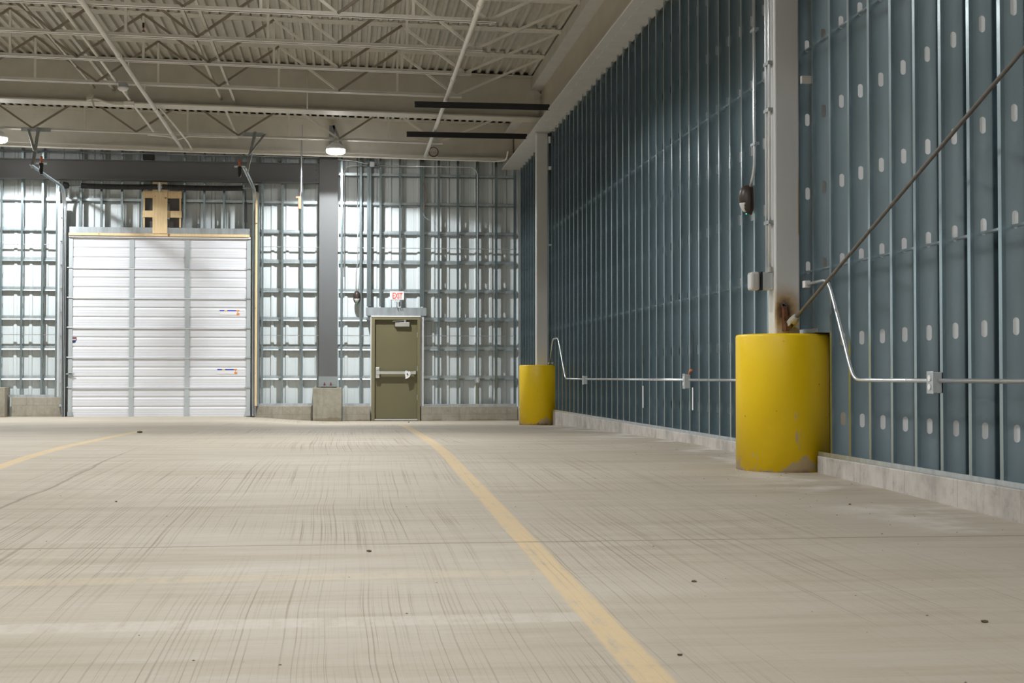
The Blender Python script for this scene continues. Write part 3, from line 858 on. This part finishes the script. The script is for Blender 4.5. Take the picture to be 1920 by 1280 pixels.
# ------------------------------------------------------------------ overhead bay door
DX0, DX1 = -5.505, -1.868
dz0, ph = .105, .6096
door = thing('door_1', 'white sectional overhead bay door with six ribbed panels', 'door', ((DX0+DX1)/2, 30.12, dz0), kind='structure')
def door_panel(i):
    z0 = dz0+ph*i; yf = 30.12
    bm = B(); pr = []
    n = 24
    pr.append((0, .0)); pr.append((.004, .006))
    for k in range(n+1):
        zz = .012 + (ph-.024)*k/n
        dd = .0
        if k in (8, 16): dd = -.016
        elif k % 2 == 1: dd = -.0015
        pr.append((zz, .006+dd))
    pr += [(ph-.004, .010), (ph, .0)]
    rows = [[bm.verts.new((x, yf-dy, z0+zz)) for zz, dy in pr] for x in (DX0+.01, DX1-.01)]
    bk = [[bm.verts.new((x, yf+.045, z0+zz)) for zz in (0, ph)] for x in (DX0+.01, DX1-.01)]
    for k in range(len(pr)-1): bm.faces.new((rows[0][k], rows[1][k], rows[1][k+1], rows[0][k+1]))
    bm.faces.new((bk[0][0], bk[0][1], bk[1][1], bk[1][0])); bm.faces.new((rows[0][0], bk[0][0], bk[1][0], rows[1][0])); bm.faces.new((rows[0][-1], rows[1][-1], bk[1][1], bk[0][1]))
    p = finish('panel', bm, M_door, door)
    for xa, xb in ((DX0-.005, DX0+.075), (-4.305, -4.215), (-3.188, -3.098), (DX1-.075, DX1+.005)):
        bm = B(); box(bm, xa, xb, yf-.020, yf-.005, z0+.008, z0+ph-.012)
        finish('stile', bm, M_stile, p)
    bm = B(); box(bm, DX0+.07, DX1-.07, yf-.028, yf-.004, z0+ph-.022, z0+ph-.002); finish('joint_strip', bm, M_door, p)
    if i:
        for xa in (DX0+.035, DX1-.035):
            bm = B(); box(bm, xa-.05, xa+.045, yf-.034, yf-.019, z0-.014, z0+.014); tube(bm, [(xa-.07, yf-.03, z0), (xa+.05, yf-.03, z0)], .007, 8); finish('hinge', bm, M_galv, p)
    return p
for i in range(6): door_panel(i)
one('bottom_seal', M_white, door, (DX0, DX1, 30.10, 30.16, dz0-.025, dz0-.001))
one('top_strip', M_white, door, (DX0, DX1, 30.06, 30.14, 3.765, 3.80))
bm = B(); box(bm, DX0+.01, DX0+.085, 30.07, 30.101, .96, 1.03); bar(bm, (DX0-.04, 30.08, .985), (DX0+.13, 30.08, .985), .02, .02); finish('slide_latch', bm, M_galv, door)
for xa in (DX0+.04, DX1-.04):
    bm = B(); box(bm, xa-.05, xa+.05, 30.07, 30.101, .125, .215); finish('bottom_bracket', bm, M_galv, door)
def sticker(x0, z1):
    y = 30.1095
    s = one('sticker', M_white, door, (x0, x0+.40, y, y+.002, z1-.10, z1))
    one('blue_band', M_blue, s, (x0, x0+.095, y-.001, y, z1-.025, z1), (x0+.155, x0+.335, y-.001, y, z1-.025, z1))
    one('yellow_block', M_yprint, s, (x0+.095, x0+.155, y-.001, y, z1-.028, z1))
    one('orange_block', M_sorange, s, (x0+.335, x0+.40, y-.001, y, z1-.026, z1), (x0+.345, x0+.40, y-.001, y, z1-.10, z1-.062))
    one('pictogram', M_navy, s, (x0+.36, x0+.375, y-.001, y, z1-.052, z1-.036))
sticker(-2.49, 2.300); sticker(-2.53, 1.088)
y = 30.109
bm = B(); pts = [(-.055, .05), (.06, .05), (.055, 0), (.03, -.045), (-.005, -.06), (-.04, -.045), (-.055, 0)]
va = [bm.verts.new((-5.405+p, y, 1.675+q)) for p, q in pts]; vb = [bm.verts.new((-5.405+p, y+.002, 1.675+q)) for p, q in pts]
bm.faces.new(va); bm.faces.new(vb[::-1])
s = finish('shield_sticker', bm, M_navy, door)
one('red_stripe', M_red, s, (-5.455, -5.35, y-.001, y, 1.703, 1.714)); one('white_band', M_white, s, (-5.45, -5.36, y-.001, y, 1.675, 1.688))
# hardware on the sides
def vtrack(sx, x, label):
    t = thing('door_track', label, 'door track', (x, 30.05, .12), 'bay door tracks')
    xe = x - sx*.0
    pts = [(x, 30.07, .12), (x, 30.07, 4.45), (x, 29.98, 4.66), (x, 29.80, 4.765), (x, 29.5, 4.775), (x, 26.9, 4.775)]
    bm = B(); pts = fillet(pts, .18)
    for a, b in zip(pts, pts[1:]):
        for dx in (-.022, .022): bar(bm, (a[0]+dx, a[1], a[2]), (b[0]+dx, b[1], b[2]), .004, .03, (1, 0, 0))
        bar(bm, (a[0]+sx*.022, a[1]+.012, a[2]+.0), (b[0]+sx*.022, b[1]+.012, b[2]), .003, .05, (0, 0, 1))
        bar(bm, a, b, .044, .004, (0, 1, .01))
    finish('rail', bm, M_galv, t)
    one('jamb_angle', M_galv, t, (x+sx*.028, x+sx*.10, 30.13, 30.136, .12, 4.45), (x+sx*.024, x+sx*.03, 30.05, 30.136, .12, 4.45))
    bm = B()
    for k in range(9): bar(bm, (x+sx*.055, 30.05, .35+.48*k), (x+sx*.055, 30.135, .35+.48*k), .05, .05)
    finish('jamb_bracket', bm, M_galv, t)
    # hanger from the joist
    bm = B()
    xp = x + (-.22 if sx < 0 else .22)
    bar(bm, (x-.45 if sx < 0 else x-.12, 28.14, 5.62), (x+.10 if sx < 0 else x+.28, 28.14, 5.615), .006, .065)
    bar(bm, (x+sx*.12, 28.10, 5.64), (x+sx*.03, 27.15, 4.76), .055, .05)
    bar(bm, (x+sx*.31, 28.10, 5.62), (x+sx*.045, 27.4, 5.10), .05, .01)
    h = finish('hanger', bm, M_hang, t)
    return t
vtrack(-1, -5.60, 'bent galvanized track on the left side of the white bay door')
vtrack(1, -1.785, 'bent galvanized track on the right side of the white bay door')
def bumper(x, label):
    t = thing('track_bumper', label, 'bumper', (x, 27.3, 4.72), 'track end bumpers')
    bm = B(); tube(bm, [(x, 27.3, 4.99), (x, 27.3, 4.80)], [.022, .028], 12); finish('spring_cover', bm, M_orange, t, smooth=True)
    bm = B(); tube(bm, [(x, 27.28, 4.86), (x, 27.28, 4.70), (x, 27.28, 4.66)], [.040, .032, .028], 12); finish('rubber_end', bm, M_black, t)
    bm = B(); bar(bm, (x-.1, 27.3, 4.86), (x+.1, 27.3, 4.86), .03, .03); finish('arm', bm, M_galv, t)
bumper(-5.50, 'orange and black bumper on the left door track end')
bumper(-1.90, 'orange and black bumper on the right door track end')
# torsion shaft
t = thing('torsion_spring_shaft', 'black torsion spring on a shaft above the bay door', 'spring shaft', (-3.64, 29.95, 4.80))
bm = B(); tube(bm, [(-5.62, 29.95, 4.80), (-1.70, 29.95, 4.80)], .0127, 10); finish('shaft', bm, M_galv, t, smooth=True)
for xa, xb in ((-5.25, -3.74), (-3.64, -2.02)):
    n = 90; bm = B()
    tube(bm, [(xa+(xb-xa)*k/n, 29.95, 4.80-.012*math.sin(PI*k/n)) for k in range(n+1)], [.056 if k % 2 else .053 for k in range(n+1)], 16)
    finish('torsion_spring', bm, M_black, t)
one('centre_bracket', M_galv, t, (-3.71, -3.67, 29.90, 30.0, 4.70, 4.88))
for xx in (-5.60, -1.70):
    bm = B(); tube(bm, [(xx, 29.95, 4.80), (xx+.10 if xx < -3 else xx-.1, 29.95, 4.80)], [.075, .06], 16); finish('cable_drum', bm, M_black, t)
one('bearing_plate', M_galv, t, (-5.68, -5.67, 29.88, 30.1, 4.68, 4.88))
# timber spring pad and header
t = thing('timber_spring_pad', 'pale pine post with four blocks above the bay door', 'timber', (-3.69, 30.06, 3.86))
one('post', M_wood, t, (-3.84, -3.545, 30.015, 30.053, 3.855, 4.905))
for x0, x1 in ((-4.045, -3.842), (-3.543, -3.262)):
    for z0, z1 in ((4.585, 4.73), (4.19, 4.325)):
        one('block', M_wood, t, (x0, x1, 30.055, 30.093, z0, z1))
    xa = x0+.03 if x0 < -3.9 else x1-.03
    one('side_stud', M_wood, t, (xa-.02, xa+.01, 30.095, 30.19, 3.99, 4.75))
for x0, x1, lb in ((-4.05, -3.84, 'left'), (-3.545, -3.27, 'right')):
    one('dark_gap_sheet', M_drk2, t, (x0+.03, x1-.03, 30.17, 30.185, 3.99, 4.75))  # dark sheets put in for the shaded holes between the blocks
bm = B(); box(bm, -5.505, -1.885, 30.03, 30.11, 3.803, 3.853); tag(finish('timber_header', bm, M_wood), 'long pale pine board lying across the top of the bay door', 'timber')
galvpost('header_channel', (-5.50, -3.845, 30.075, 30.19, 3.856, 3.98), 'galvanized header channel left of the pine post', 'channel', group='bay door header channels')
galvpost('header_channel', (-3.54, -1.89, 30.075, 30.19, 3.856, 3.98), 'galvanized header channel right of the pine post', 'channel', group='bay door header channels')
# jambs beside the door
bm = B(); box(bm, -5.735, -5.70, 30.13, 30.26, .52, 4.88)
tag(finish('perforated_jamb', bm, M_jamb), 'galvanized perforated jamb left of the bay door', 'jamb')
bm = B(); box(bm, -5.78, -5.735, 30.14, 30.26, .52, 4.9); tag(finish('jamb_post', bm, M_stud), 'blue-grey jamb stud left of the bay door', 'jamb')
bm = B(); box(bm, -1.765, -1.725, 30.02, 30.16, .33, 4.9); tag(finish('timber_jamb', bm, M_wood), 'narrow pine jamb right of the bay door', 'timber')
bm = B(); box(bm, -1.724, -1.69, 30.03, 30.2, .33, 4.9); tag(finish('jamb_post', bm, M_stud), 'blue-grey jamb stud right of the pine jamb', 'jamb')
bm = B(); box(bm, -1.99, -1.935, 29.995, 30.012, 4.10, 4.52); box(bm, -1.966, -1.96, 29.95, 30.0, 4.50, 4.76); tag(finish('black_tag', bm, M_black), 'narrow black instruction tag hanging under the right end of the spring', 'tag')
# small top row detail: stub on the cross beam
bm = B(); box(bm, -4.02, -3.8, 29.86, 29.99, 5.348, 5.45); tag(finish('beam_stub', bm, M_black), 'small black block on top of the dark beam', 'block')
conduit('wall_conduit', [(-8, 30.14, 5.52), (-.6, 30.14, 5.49), (-.2, 30.10, 5.45), (.25, 30.10, 5.43), (.50, 30.10, 5.37), (.56, 30.10, 5.37)], .012, .1, 'thin conduit along the very top of the back wall behind the lamp')

# ------------------------------------------------------------------ personnel door
d2 = thing('door_2', 'olive green steel exit door with a push bar', 'door', (1.13, 30.15, .03), kind='structure')
M_frame = paint('olive_frame', (.20, .18, .10), .45, 0, .03, 2)
one('frame', M_frame, d2, (.622, .69, 30.10, 30.26, .0, 2.175), (1.576, 1.638, 30.10, 30.26, .0, 2.175), (.69, 1.576, 30.10, 30.26, 2.118, 2.175))
sl = one('slab', M_olive, d2, (.694, 1.572, 30.165, 30.21, .055, 2.112))
one('head_trim', M_white, d2, (.615, 1.645, 30.095, 30.20, 2.177, 2.20))
one('threshold', M_alu, d2, (.69, 1.576, 30.10, 30.26, .02, .05))
pb = one('push_bar', M_alu, d2, (.80, 1.535, 30.075, 30.115, .985, 1.04))
bm = B(); box(bm, .71, .79, 30.085, 30.164, .90, 1.125); box(bm, .715, .785, 30.06, 30.09, 1.06, 1.12); box(bm, .72, .80, 30.07, 30.10, .98, 1.045)
finish('latch_case', bm, M_alu, d2, bevel=.006)
one('bar_end', M_alu, d2, (1.50, 1.545, 30.08, 30.164, .98, 1.045))
one('closer_body', M_alu, d2, (1.115, 1.413, 30.10, 30.164, 1.975, 2.066), bevel=.006)
bm = B(); bar(bm, (1.06, 30.09, 2.085), (1.34, 30.11, 2.10), .03, .012); tube(bm, [(1.32, 30.12, 2.067), (1.32, 30.12, 2.115)], .025, 12); finish('closer_arm', bm, M_alu, d2)
for zz in (.50, 1.10, 1.80): one('hinge', M_alu, d2, (1.573, 1.582, 30.092, 30.166, zz-.055, zz+.055))
# hanging paper tag
t = thing('door_tag', 'crumpled white paper tag hanging on the push bar', 'tag', (1.37, 30.05, .96))
bm = B(); pts = []
for k in range(9):
    a = 2*PI*k/9; r = .075*(1+.25*math.sin(k*2.3)); pts.append((1.37+r*.85*math.cos(a), 30.055+.008*math.sin(k*3.1), .975+r*1.15*math.sin(a)))
va = [bm.verts.new(p) for p in pts]; vb = [bm.verts.new((p[0], p[1]+.004, p[2])) for p in pts]
bm.faces.new(va); bm.faces.new(vb[::-1])
for i in range(9): bm.faces.new((va[i], vb[i], vb[(i+1) % 9], va[(i+1) % 9]))
finish('paper', bm, M_white, t)
one('print', M_navy, t, (1.355, 1.38, 30.043, 30.0455, .965, 1.0))
# EXIT sign
t = thing('exit_sign', 'white exit sign with red letters above the olive door', 'sign', (1.148, 30.03, 2.52))
hous = one('housing', M_white, t, (1.0, 1.297, 30.01, 30.055, 2.523, 2.705), bevel=.01)
cu = bpy.data.curves.new('exit_text', 'FONT'); cu.body = 'EXIT'; cu.size = .19; cu.extrude = .002; cu.offset = .004; cu.align_x = 'CENTER'; cu.align_y = 'CENTER'
to = bpy.data.objects.new('exit_text', cu); C.objects.link(to)
bpy.context.view_layer.update()
me = bpy.data.meshes.new_from_object(to.evaluated_get(bpy.context.evaluated_depsgraph_get()))
bpy.data.objects.remove(to)
me.materials.clear(); me.materials.append(M_red)
wd = max(v.co.x for v in me.vertices)-min(v.co.x for v in me.vertices)
ht = max(v.co.y for v in me.vertices)-min(v.co.y for v in me.vertices)
cyv = (max(v.co.y for v in me.vertices)+min(v.co.y for v in me.vertices))/2
for v in me.vertices:
    v.co.x *= .205/wd; v.co.y = (v.co.y-cyv)*.125/ht
o = bpy.data.objects.new('lettering', me); C.objects.link(o); o.parent = hous
o.location = (0.005, -.0225, .094); o.rotation_euler = (PI/2, 0, 0)
bm = B(); bar(bm, (1.15, 30.05, 2.523), (1.15, 30.10, 2.375), .02, .02); finish('mount', bm, M_boxgrey, t)
for xx in (1.10, 1.15, 1.19):
    bm = B(); tube(bm, [(xx, 30.03, 2.525), (xx, 30.02, 2.50), (xx+.005, 30.0, 2.485)], .011, 8); finish('lamp_head', bm, M_white, t)

# emergency lights (egg-shaped, bronze); built facing -y, rotated for the right wall
def egg(loc, rot, s, label):
    t = thing('emergency_light', label, 'emergency light', loc, 'bronze emergency lights')
    t.rotation_euler = (0, 0, rot)
    W, D, Hh = .075*s, .10*s, .135*s
    def shell(nm, mat, keep, front):
        bm = B(); nu, nv = 24, 24
        rings = []
        for j in range(nv+1):
            th = PI*j/nv; zz = Hh*math.cos(th)
            rr = math.sin(th)**.82
            tz = zz/Hh
            wx = W*rr*(1-.10*tz) if tz < 0 else W*rr
            ring = []
            for i in range(nu+1):
                a = PI*i/nu
                ring.append(Vector((wx*math.cos(a), -D*rr*math.sin(a)*(1+.1*tz), zz)))
            rings.append(ring)
        for j in range(nv):
            for i in range(nu):
                q = [rings[j][i], rings[j][i+1], rings[j+1][i+1], rings[j+1][i]]
                c = sum(q, Vector())/4
                if keep(c): bm.faces.new([bm.verts.new(p) for p in q])
        bmesh.ops.remove_doubles(bm, verts=bm.verts[:], dist=.0004)
        me = bpy.data.meshes.new(nm); bm.to_mesh(me); bm.free(); me.materials.append(mat)
        for p in me.polygons: p.use_smooth = True
        o = bpy.data.objects.new(nm, me); C.objects.link(o); o.parent = t
        m = o.modifiers.new('thickness', 'SOLIDIFY'); m.thickness = .004; m.offset = -1
        return o
    lens = lambda c: c.z < -.038*s and c.z > -.118*s and abs(c.x) < (.062*s + (c.z+.038*s)*.45) and c.y < -.018*s
    bo = shell('body', M_bronze, lambda c: not lens(c), 0)
    shell('lens', M_lens, lens, 0)
    bm = B(); pts = [(.083*s*math.cos(2*PI*k/28), .142*s*math.sin(2*PI*k/28)) for k in range(28)]
    va = [bm.verts.new((p, .0, q)) for p, q in pts]; vb = [bm.verts.new((p, .018, q)) for p, q in pts]
    bm.faces.new(va); bm.faces.new(vb[::-1])
    for i in range(28): bm.faces.new((va[i], vb[i], vb[(i+1) % 28], va[(i+1) % 28]))
    me = bpy.data.meshes.new('back_plate'); bmesh.ops.recalc_face_normals(bm, faces=bm.faces[:]); bm.to_mesh(me); bm.free(); me.materials.append(M_bronze)
    o = bpy.data.objects.new('back_plate', me); C.objects.link(o); o.parent = t
    bm = B(); lathe(bm, [(.004*s, -.136*s), (.006*s, -.132*s), (.004*s, -.126*s)], 0, -.03*s, 10)
    me = bpy.data.meshes.new('indicator'); bm.to_mesh(me); bm.free(); me.materials.append(M_led)
    o = bpy.data.objects.new('indicator', me); C.objects.link(o); o.parent = bo
    return t
egg((.318, 30.196, 2.585), 0, .97, 'small bronze egg-shaped emergency light on the back wall beside the olive door')
egg((3.706, 12.80, 2.556), -PI/2, 1.0, 'bronze egg-shaped emergency light on the right wall left of the near column')

# ------------------------------------------------------------------ conduits and boxes
def jbox(loc, half, label, outlets=2, cover=True, mat=None, face='-x'):
    x, y, z = loc; hx, hy, hz = half
    t = thing('outlet_box', label, 'electrical box', (x, y, z-hz), 'electrical boxes')
    bm = B(); box(bm, x-hx, x+hx, y-hy, y+hy, z-hz, z+hz); finish('box', bm, mat or M_boxgrey, t, bevel=.006)
    if cover:
        bm = B()
        if face == '-x': box(bm, x-hx-.006, x-hx-.0005, y-hy-.005, y+hy+.005, z-hz-.005, z+hz+.005)
        else: box(bm, x-hx-.005, x+hx+.005, y-hy-.006, y-hy-.0005, z-hz-.005, z+hz+.005)
        cp = finish('cover_plate', bm, M_galv, t, bevel=.004)
        for s in ((-1, 1) if outlets == 2 else ()):
            bm = B()
            if face == '-x': tube(bm, [(x-hx-.004, y, z+s*hz*.42), (x-hx-.012, y, z+s*hz*.42)], hz*.3, 14)
            else: tube(bm, [(x, y-hy-.004, z+s*hz*.42), (x, y-hy-.012, z+s*hz*.42)], hz*.3, 14)
            r = finish('receptacle', bm, M_white, cp); r['label'] = 'white round receptacle face'
    return t
XC = XW-.028
RC = .0135
conduit('wall_conduit', [(XC, 11.10, 1.672), (XC, 10.60, 1.675), (XC, 10.06, .912), (XC, 8.67, .912)], RC, .12, 'bent galvanized conduit from the near column down to the outlet box')
conduit('wall_conduit', [(XC, 8.555, .912), (XC, 5.0, .912)], RC, 0, 'straight galvanized conduit running right from the nearest outlet box')
jbox((XW-.035, 8.61, .90), (.028, .045, .065), 'grey outlet box on the right wall, nearest one')
galvpost('conduit_coupling', (3.660, 3.705, 11.08, 11.15, 1.645, 1.70), 'small pale connector where the bent conduit leaves the near column', 'connector', M_white)
conduit('wall_conduit', [(XC, 25.40, 1.10), (XC, 25.0, 1.59), (XC, 24.35, 1.59), (XC, 23.55, .90), (XC, 21.67, .897)], RC, .12, 'bent galvanized conduit rising over the far yellow guard')
conduit('wall_conduit', [(XC, 21.53, .897), (XC, 15.2, .90)], RC, 0, 'long straight conduit between the two far outlet boxes on the right wall')
conduit('wall_conduit', [(XC, 15.02, .90), (XC, 11.5, .905)], RC, 0, 'straight conduit running behind the near yellow guard')
jbox((XW-.035, 21.60, .88), (.028, .06, .062), 'small grey outlet box on the right wall, nearest to the far guard', 0)
jbox((XW-.035, 15.11, .885), (.028, .05, .075), 'grey outlet box in the middle of the long right wall conduit', 2)
bm = B(); tube(bm, [(XC, 15.02, .965), (XC-.01, 14.96, .99), (XC-.01, 14.88, 1.005)], .012, 8, .02); tag(finish('wire_stub', bm, M_orange), 'short orange wire stub on the middle outlet box', 'wire')
for y, lb in ((17.52, 'left'), (14.98, 'right')):
    bm = B(); box(bm, XW-.004, XW, y-.02, y+.02, .55 if lb == 'left' else .58, .82); tag(finish('white_strip', bm, M_white), f'narrow white strip on the right wall below the conduit, {lb} one', 'strip', 'white strips')
    bm = B(); box(bm, XW-.004, XW, y-.018, y+.018, 1.10, 1.32 if lb == 'left' else 1.42); tag(finish('black_strip', bm, M_black), f'narrow black strip on the right wall above the conduit, {lb} one', 'strip', 'black strips')
# emergency light feed
t = conduit('wall_conduit', [(XC-.005, 12.54, 5.28), (XC-.005, 12.54, 2.80), (XC-.005, 12.66, 2.66)], RC, .08, 'vertical conduit dropping to the bronze emergency light on the right wall')
for zz, lb in ((3.02, 'lower'), (4.05, 'upper')):
    bm = B(); box(bm, XC-.022, XC+.02, 12.47, 12.61, zz-.012, zz+.012); tag(finish('conduit_strap', bm, M_galv), f'{lb} strap on the conduit above the right wall emergency light', 'strap', 'conduit straps')
# twin conduits on the near column
for i, (xx, yy, lb) in enumerate(((3.425, 11.34, 'left'), (3.425, 11.25, 'right'))):
    conduit('column_conduit', [(xx, yy, 5.28), (xx, yy, 1.79 if i == 1 else 1.74)], .0115, 0, f'vertical conduit on the near column, {lb} one of the pair', M_conduit)
for zz, lb in ((3.47, 'topmost'), (3.09, 'middle'), (2.18, 'lowest')):
    bm = B(); box(bm, 3.41, 3.449, 11.23, 11.365, zz-.014, zz+.014); tag(finish('conduit_strap', bm, M_hang), f'{lb} strap holding the twin conduits to the near column', 'strap', 'conduit straps')
t = thing('weatherproof_box', 'grey outlet box with clear bubble cover on the near column', 'electrical box', (3.40, 11.28, 1.62))
one('box', M_boxgrey, t, (3.36, 3.449, 11.24, 11.36, 1.635, 1.775), bevel=.006)
one('gasket', M_black, t, (3.343, 3.3595, 11.235, 11.365, 1.63, 1.78))
M_bub = paint('smoky_clear_cover', (.55, .54, .52), .15, 0, .05)
bm = B(); box(bm, 3.265, 3.3425, 11.24, 11.36, 1.63, 1.78); finish('bubble_cover', bm, M_bub, t, bevel=.02)
bm = B(); tube(bm, [(3.425, 11.25, 1.776), (3.425, 11.25, 1.82)], .02, 10); finish('connector', bm, M_zinc, t)
# back wall electrical
jbox((.625, 30.09, 5.355), (.045, .03, .05), 'grey junction box high on the back wall right of the lamp', 0, True, M_greybox, '-y')
conduit('wall_conduit', [(.57, 30.10, 5.335), (.14, 30.10, 5.33), (.05, 30.10, 5.22), (.05, 30.10, 3.0)], .0105, .12, 'thin conduit curving down beside the first stud right of the dark column')
conduit('wall_conduit', [(.68, 30.10, 5.335), (2.74, 30.10, 5.335), (2.835, 30.10, 5.22), (2.835, 30.10, 1.02), (2.835, 30.13, .92)], .0105, .12, 'thin conduit running right along the back wall and down to a low box')
jbox((2.835, 30.13, .86), (.04, .03, .055), 'small grey outlet box low on the back wall near the corner', 2, True, None, '-y')
conduit('wall_conduit', [(.32, 30.12, 5.6), (.335, 30.12, 3.30), (.30, 30.12, 3.1), (.30, 30.12, 2.72)], .011, .2, 'thin conduit dropping to the emergency light on the back wall')
conduit('copper_wire', [(1.70, 30.12, 5.0), (1.73, 30.12, 4.86), (1.79, 30.12, 4.70), (1.72, 30.12, 4.52), (1.69, 30.12, 4.42)], .005, .08, 'loose copper wire hanging above the right end of the door header', M_copper, 'wire', 'loose wires', 6)
conduit('grey_wire', [(1.69, 30.12, 4.35), (1.74, 30.10, 4.25), (1.84, 30.08, 4.19)], .004, .05, 'loose grey wire end sticking out below the copper wire', M_galv, 'wire', 'loose wires', 6)
# hanging push station
t = thing('hanging_conduit', 'grey conduit hanging from the roof with an orange end piece', 'conduit', (-.80, 28.6, 4.2))
bm = B(); tube(bm, [(-.79, 28.6, 5.6), (-.80, 28.6, 4.60), (-.815, 28.6, 4.48)], .013, 8); finish('conduit', bm, M_conduit, t, smooth=True)
bm = B(); tube(bm, [(-.78, 28.62, 5.9), (-.775, 28.62, 4.6), (-.81, 28.6, 4.45)], .004, 6); finish('cable', bm, M_black, t)
bm = B(); box(bm, -.855, -.80, 28.57, 28.63, 4.23, 4.45); box(bm, -.90, -.80, 28.57, 28.63, 4.44, 4.475); finish('end_piece', bm, paint('faded_orange', (.50, .19, .11), .5), t, bevel=.006)
# boxes at the head of the far column
t = thing('column_head_box', 'small black and white box at the top of the far column', 'electrical box', (3.69, 25.42, 5.1))
one('box', M_black, t, (3.66, 3.72, 25.40, 25.60, 5.14, 5.29)); one('cover', M_white, t, (3.662, 3.70, 25.37, 25.397, 5.10, 5.22))
bm = B(); box(bm, 3.66, 3.705, 25.33, 25.40, 4.62, 4.68); tag(finish('white_clip', bm, M_white), 'small white clip beside the far column, below its head', 'clip')
bm = B(); box(bm, 3.66, 3.72, 25.30, 25.36, 3.26, 3.29); tag(finish('grey_clip', bm, M_boxgrey), 'small grey clip halfway up beside the far column', 'clip')

# ------------------------------------------------------------------ floor litter
for i, (x, y, s, lb) in enumerate(((1.33, 28.6, .05, 'dark flat chip on the floor in front of the olive door'), (-2.72, 20.1, .09, 'dark flat chip on the floor in front of the bay door'),
        (-1.38, 9.15, .022, 'small dark pebble left of the middle of the floor'), (.13, 6.75, .03, 'dark pebble on the floor near the crossing joint'),
        (1.03, 4.33, .022, 'brown pebble on the floor right beside the yellow line'), (.55, 3.95, .028, 'rusty chip on the floor just left of the yellow line'),
        (1.42, 5.72, .026, 'dark pebble on the floor right of the yellow line'), (3.10, 8.55, .022, 'dark pebble near the right kerb'),
        (2.20, 4.75, .028, 'dark chip on the near right part of the floor'))):
    bm = B(); r = bmesh.ops.create_icosphere(bm, subdivisions=1, radius=1)
    for v in bm.verts:
        v.co *= random.uniform(.7, 1.15); v.co.x *= s*.5; v.co.y *= s*.38; v.co.z *= s*.2
        v.co += Vector((x, y, gz(x, y)+s*.15))
    tag(finish('concrete_chip', bm, M_debris), lb, 'chip', 'chips on the floor')
bm = B()
for k in range(260):
    x = random.uniform(-3, 3.6); y = random.uniform(3.8, 22); s = random.choice((.002, .0025, .003, .004))
    if random.random() < .35: x = random.uniform(2.6, 3.65); y = random.uniform(7, 15)
    z = gz(x, y)
    vs = [bm.verts.new((x+s*a*random.uniform(.6, 1.6), y+s*b*random.uniform(.6, 1.8), z+c)) for a, b, c in ((-1, -1, 0), (1, -1, 0), (1, 1, 0), (-1, 1, 0), (0, 0, s*.8))]
    for a, b in ((0, 1), (1, 2), (2, 3), (3, 0)): bm.faces.new((vs[a], vs[b], vs[4]))
tag(finish('floor_grit', bm, M_debris), 'fine dark grit scattered over the concrete floor', 'grit', kind='stuff')

# ------------------------------------------------------------------ world, camera
w = bpy.data.worlds.new('World'); bpy.context.scene.world = w; w.use_nodes = True
w.node_tree.nodes['Background'].inputs[0].default_value = (.6, .7, .8, 1); w.node_tree.nodes['Background'].inputs[1].default_value = .05
f = 2700.0
th = math.atan(320/f); ph_ = math.atan(65/f)
cam = bpy.data.cameras.new('camera'); co = bpy.data.objects.new('camera', cam); C.objects.link(co)
cam.sensor_width = 36; cam.sensor_fit = 'HORIZONTAL'; cam.lens = 36*f/1920; cam.clip_end = 200
co.location = (0, 0, H); co.rotation_euler = (PI/2+ph_, 0, -th)
sc = bpy.context.scene; sc.camera = co
sc.view_settings.view_transform = 'Standard'; sc.view_settings.look = 'None'
sc.view_settings.gamma = 1; sc.view_settings.use_curve_mapping = False
sc.view_settings.exposure = 0.05
sc.cycles.max_bounces = 5; sc.cycles.diffuse_bounces = 3; sc.cycles.glossy_bounces = 3; sc.cycles.caustics_reflective = False; sc.cycles.caustics_refractive = False
sc.cycles.sample_clamp_indirect = 6
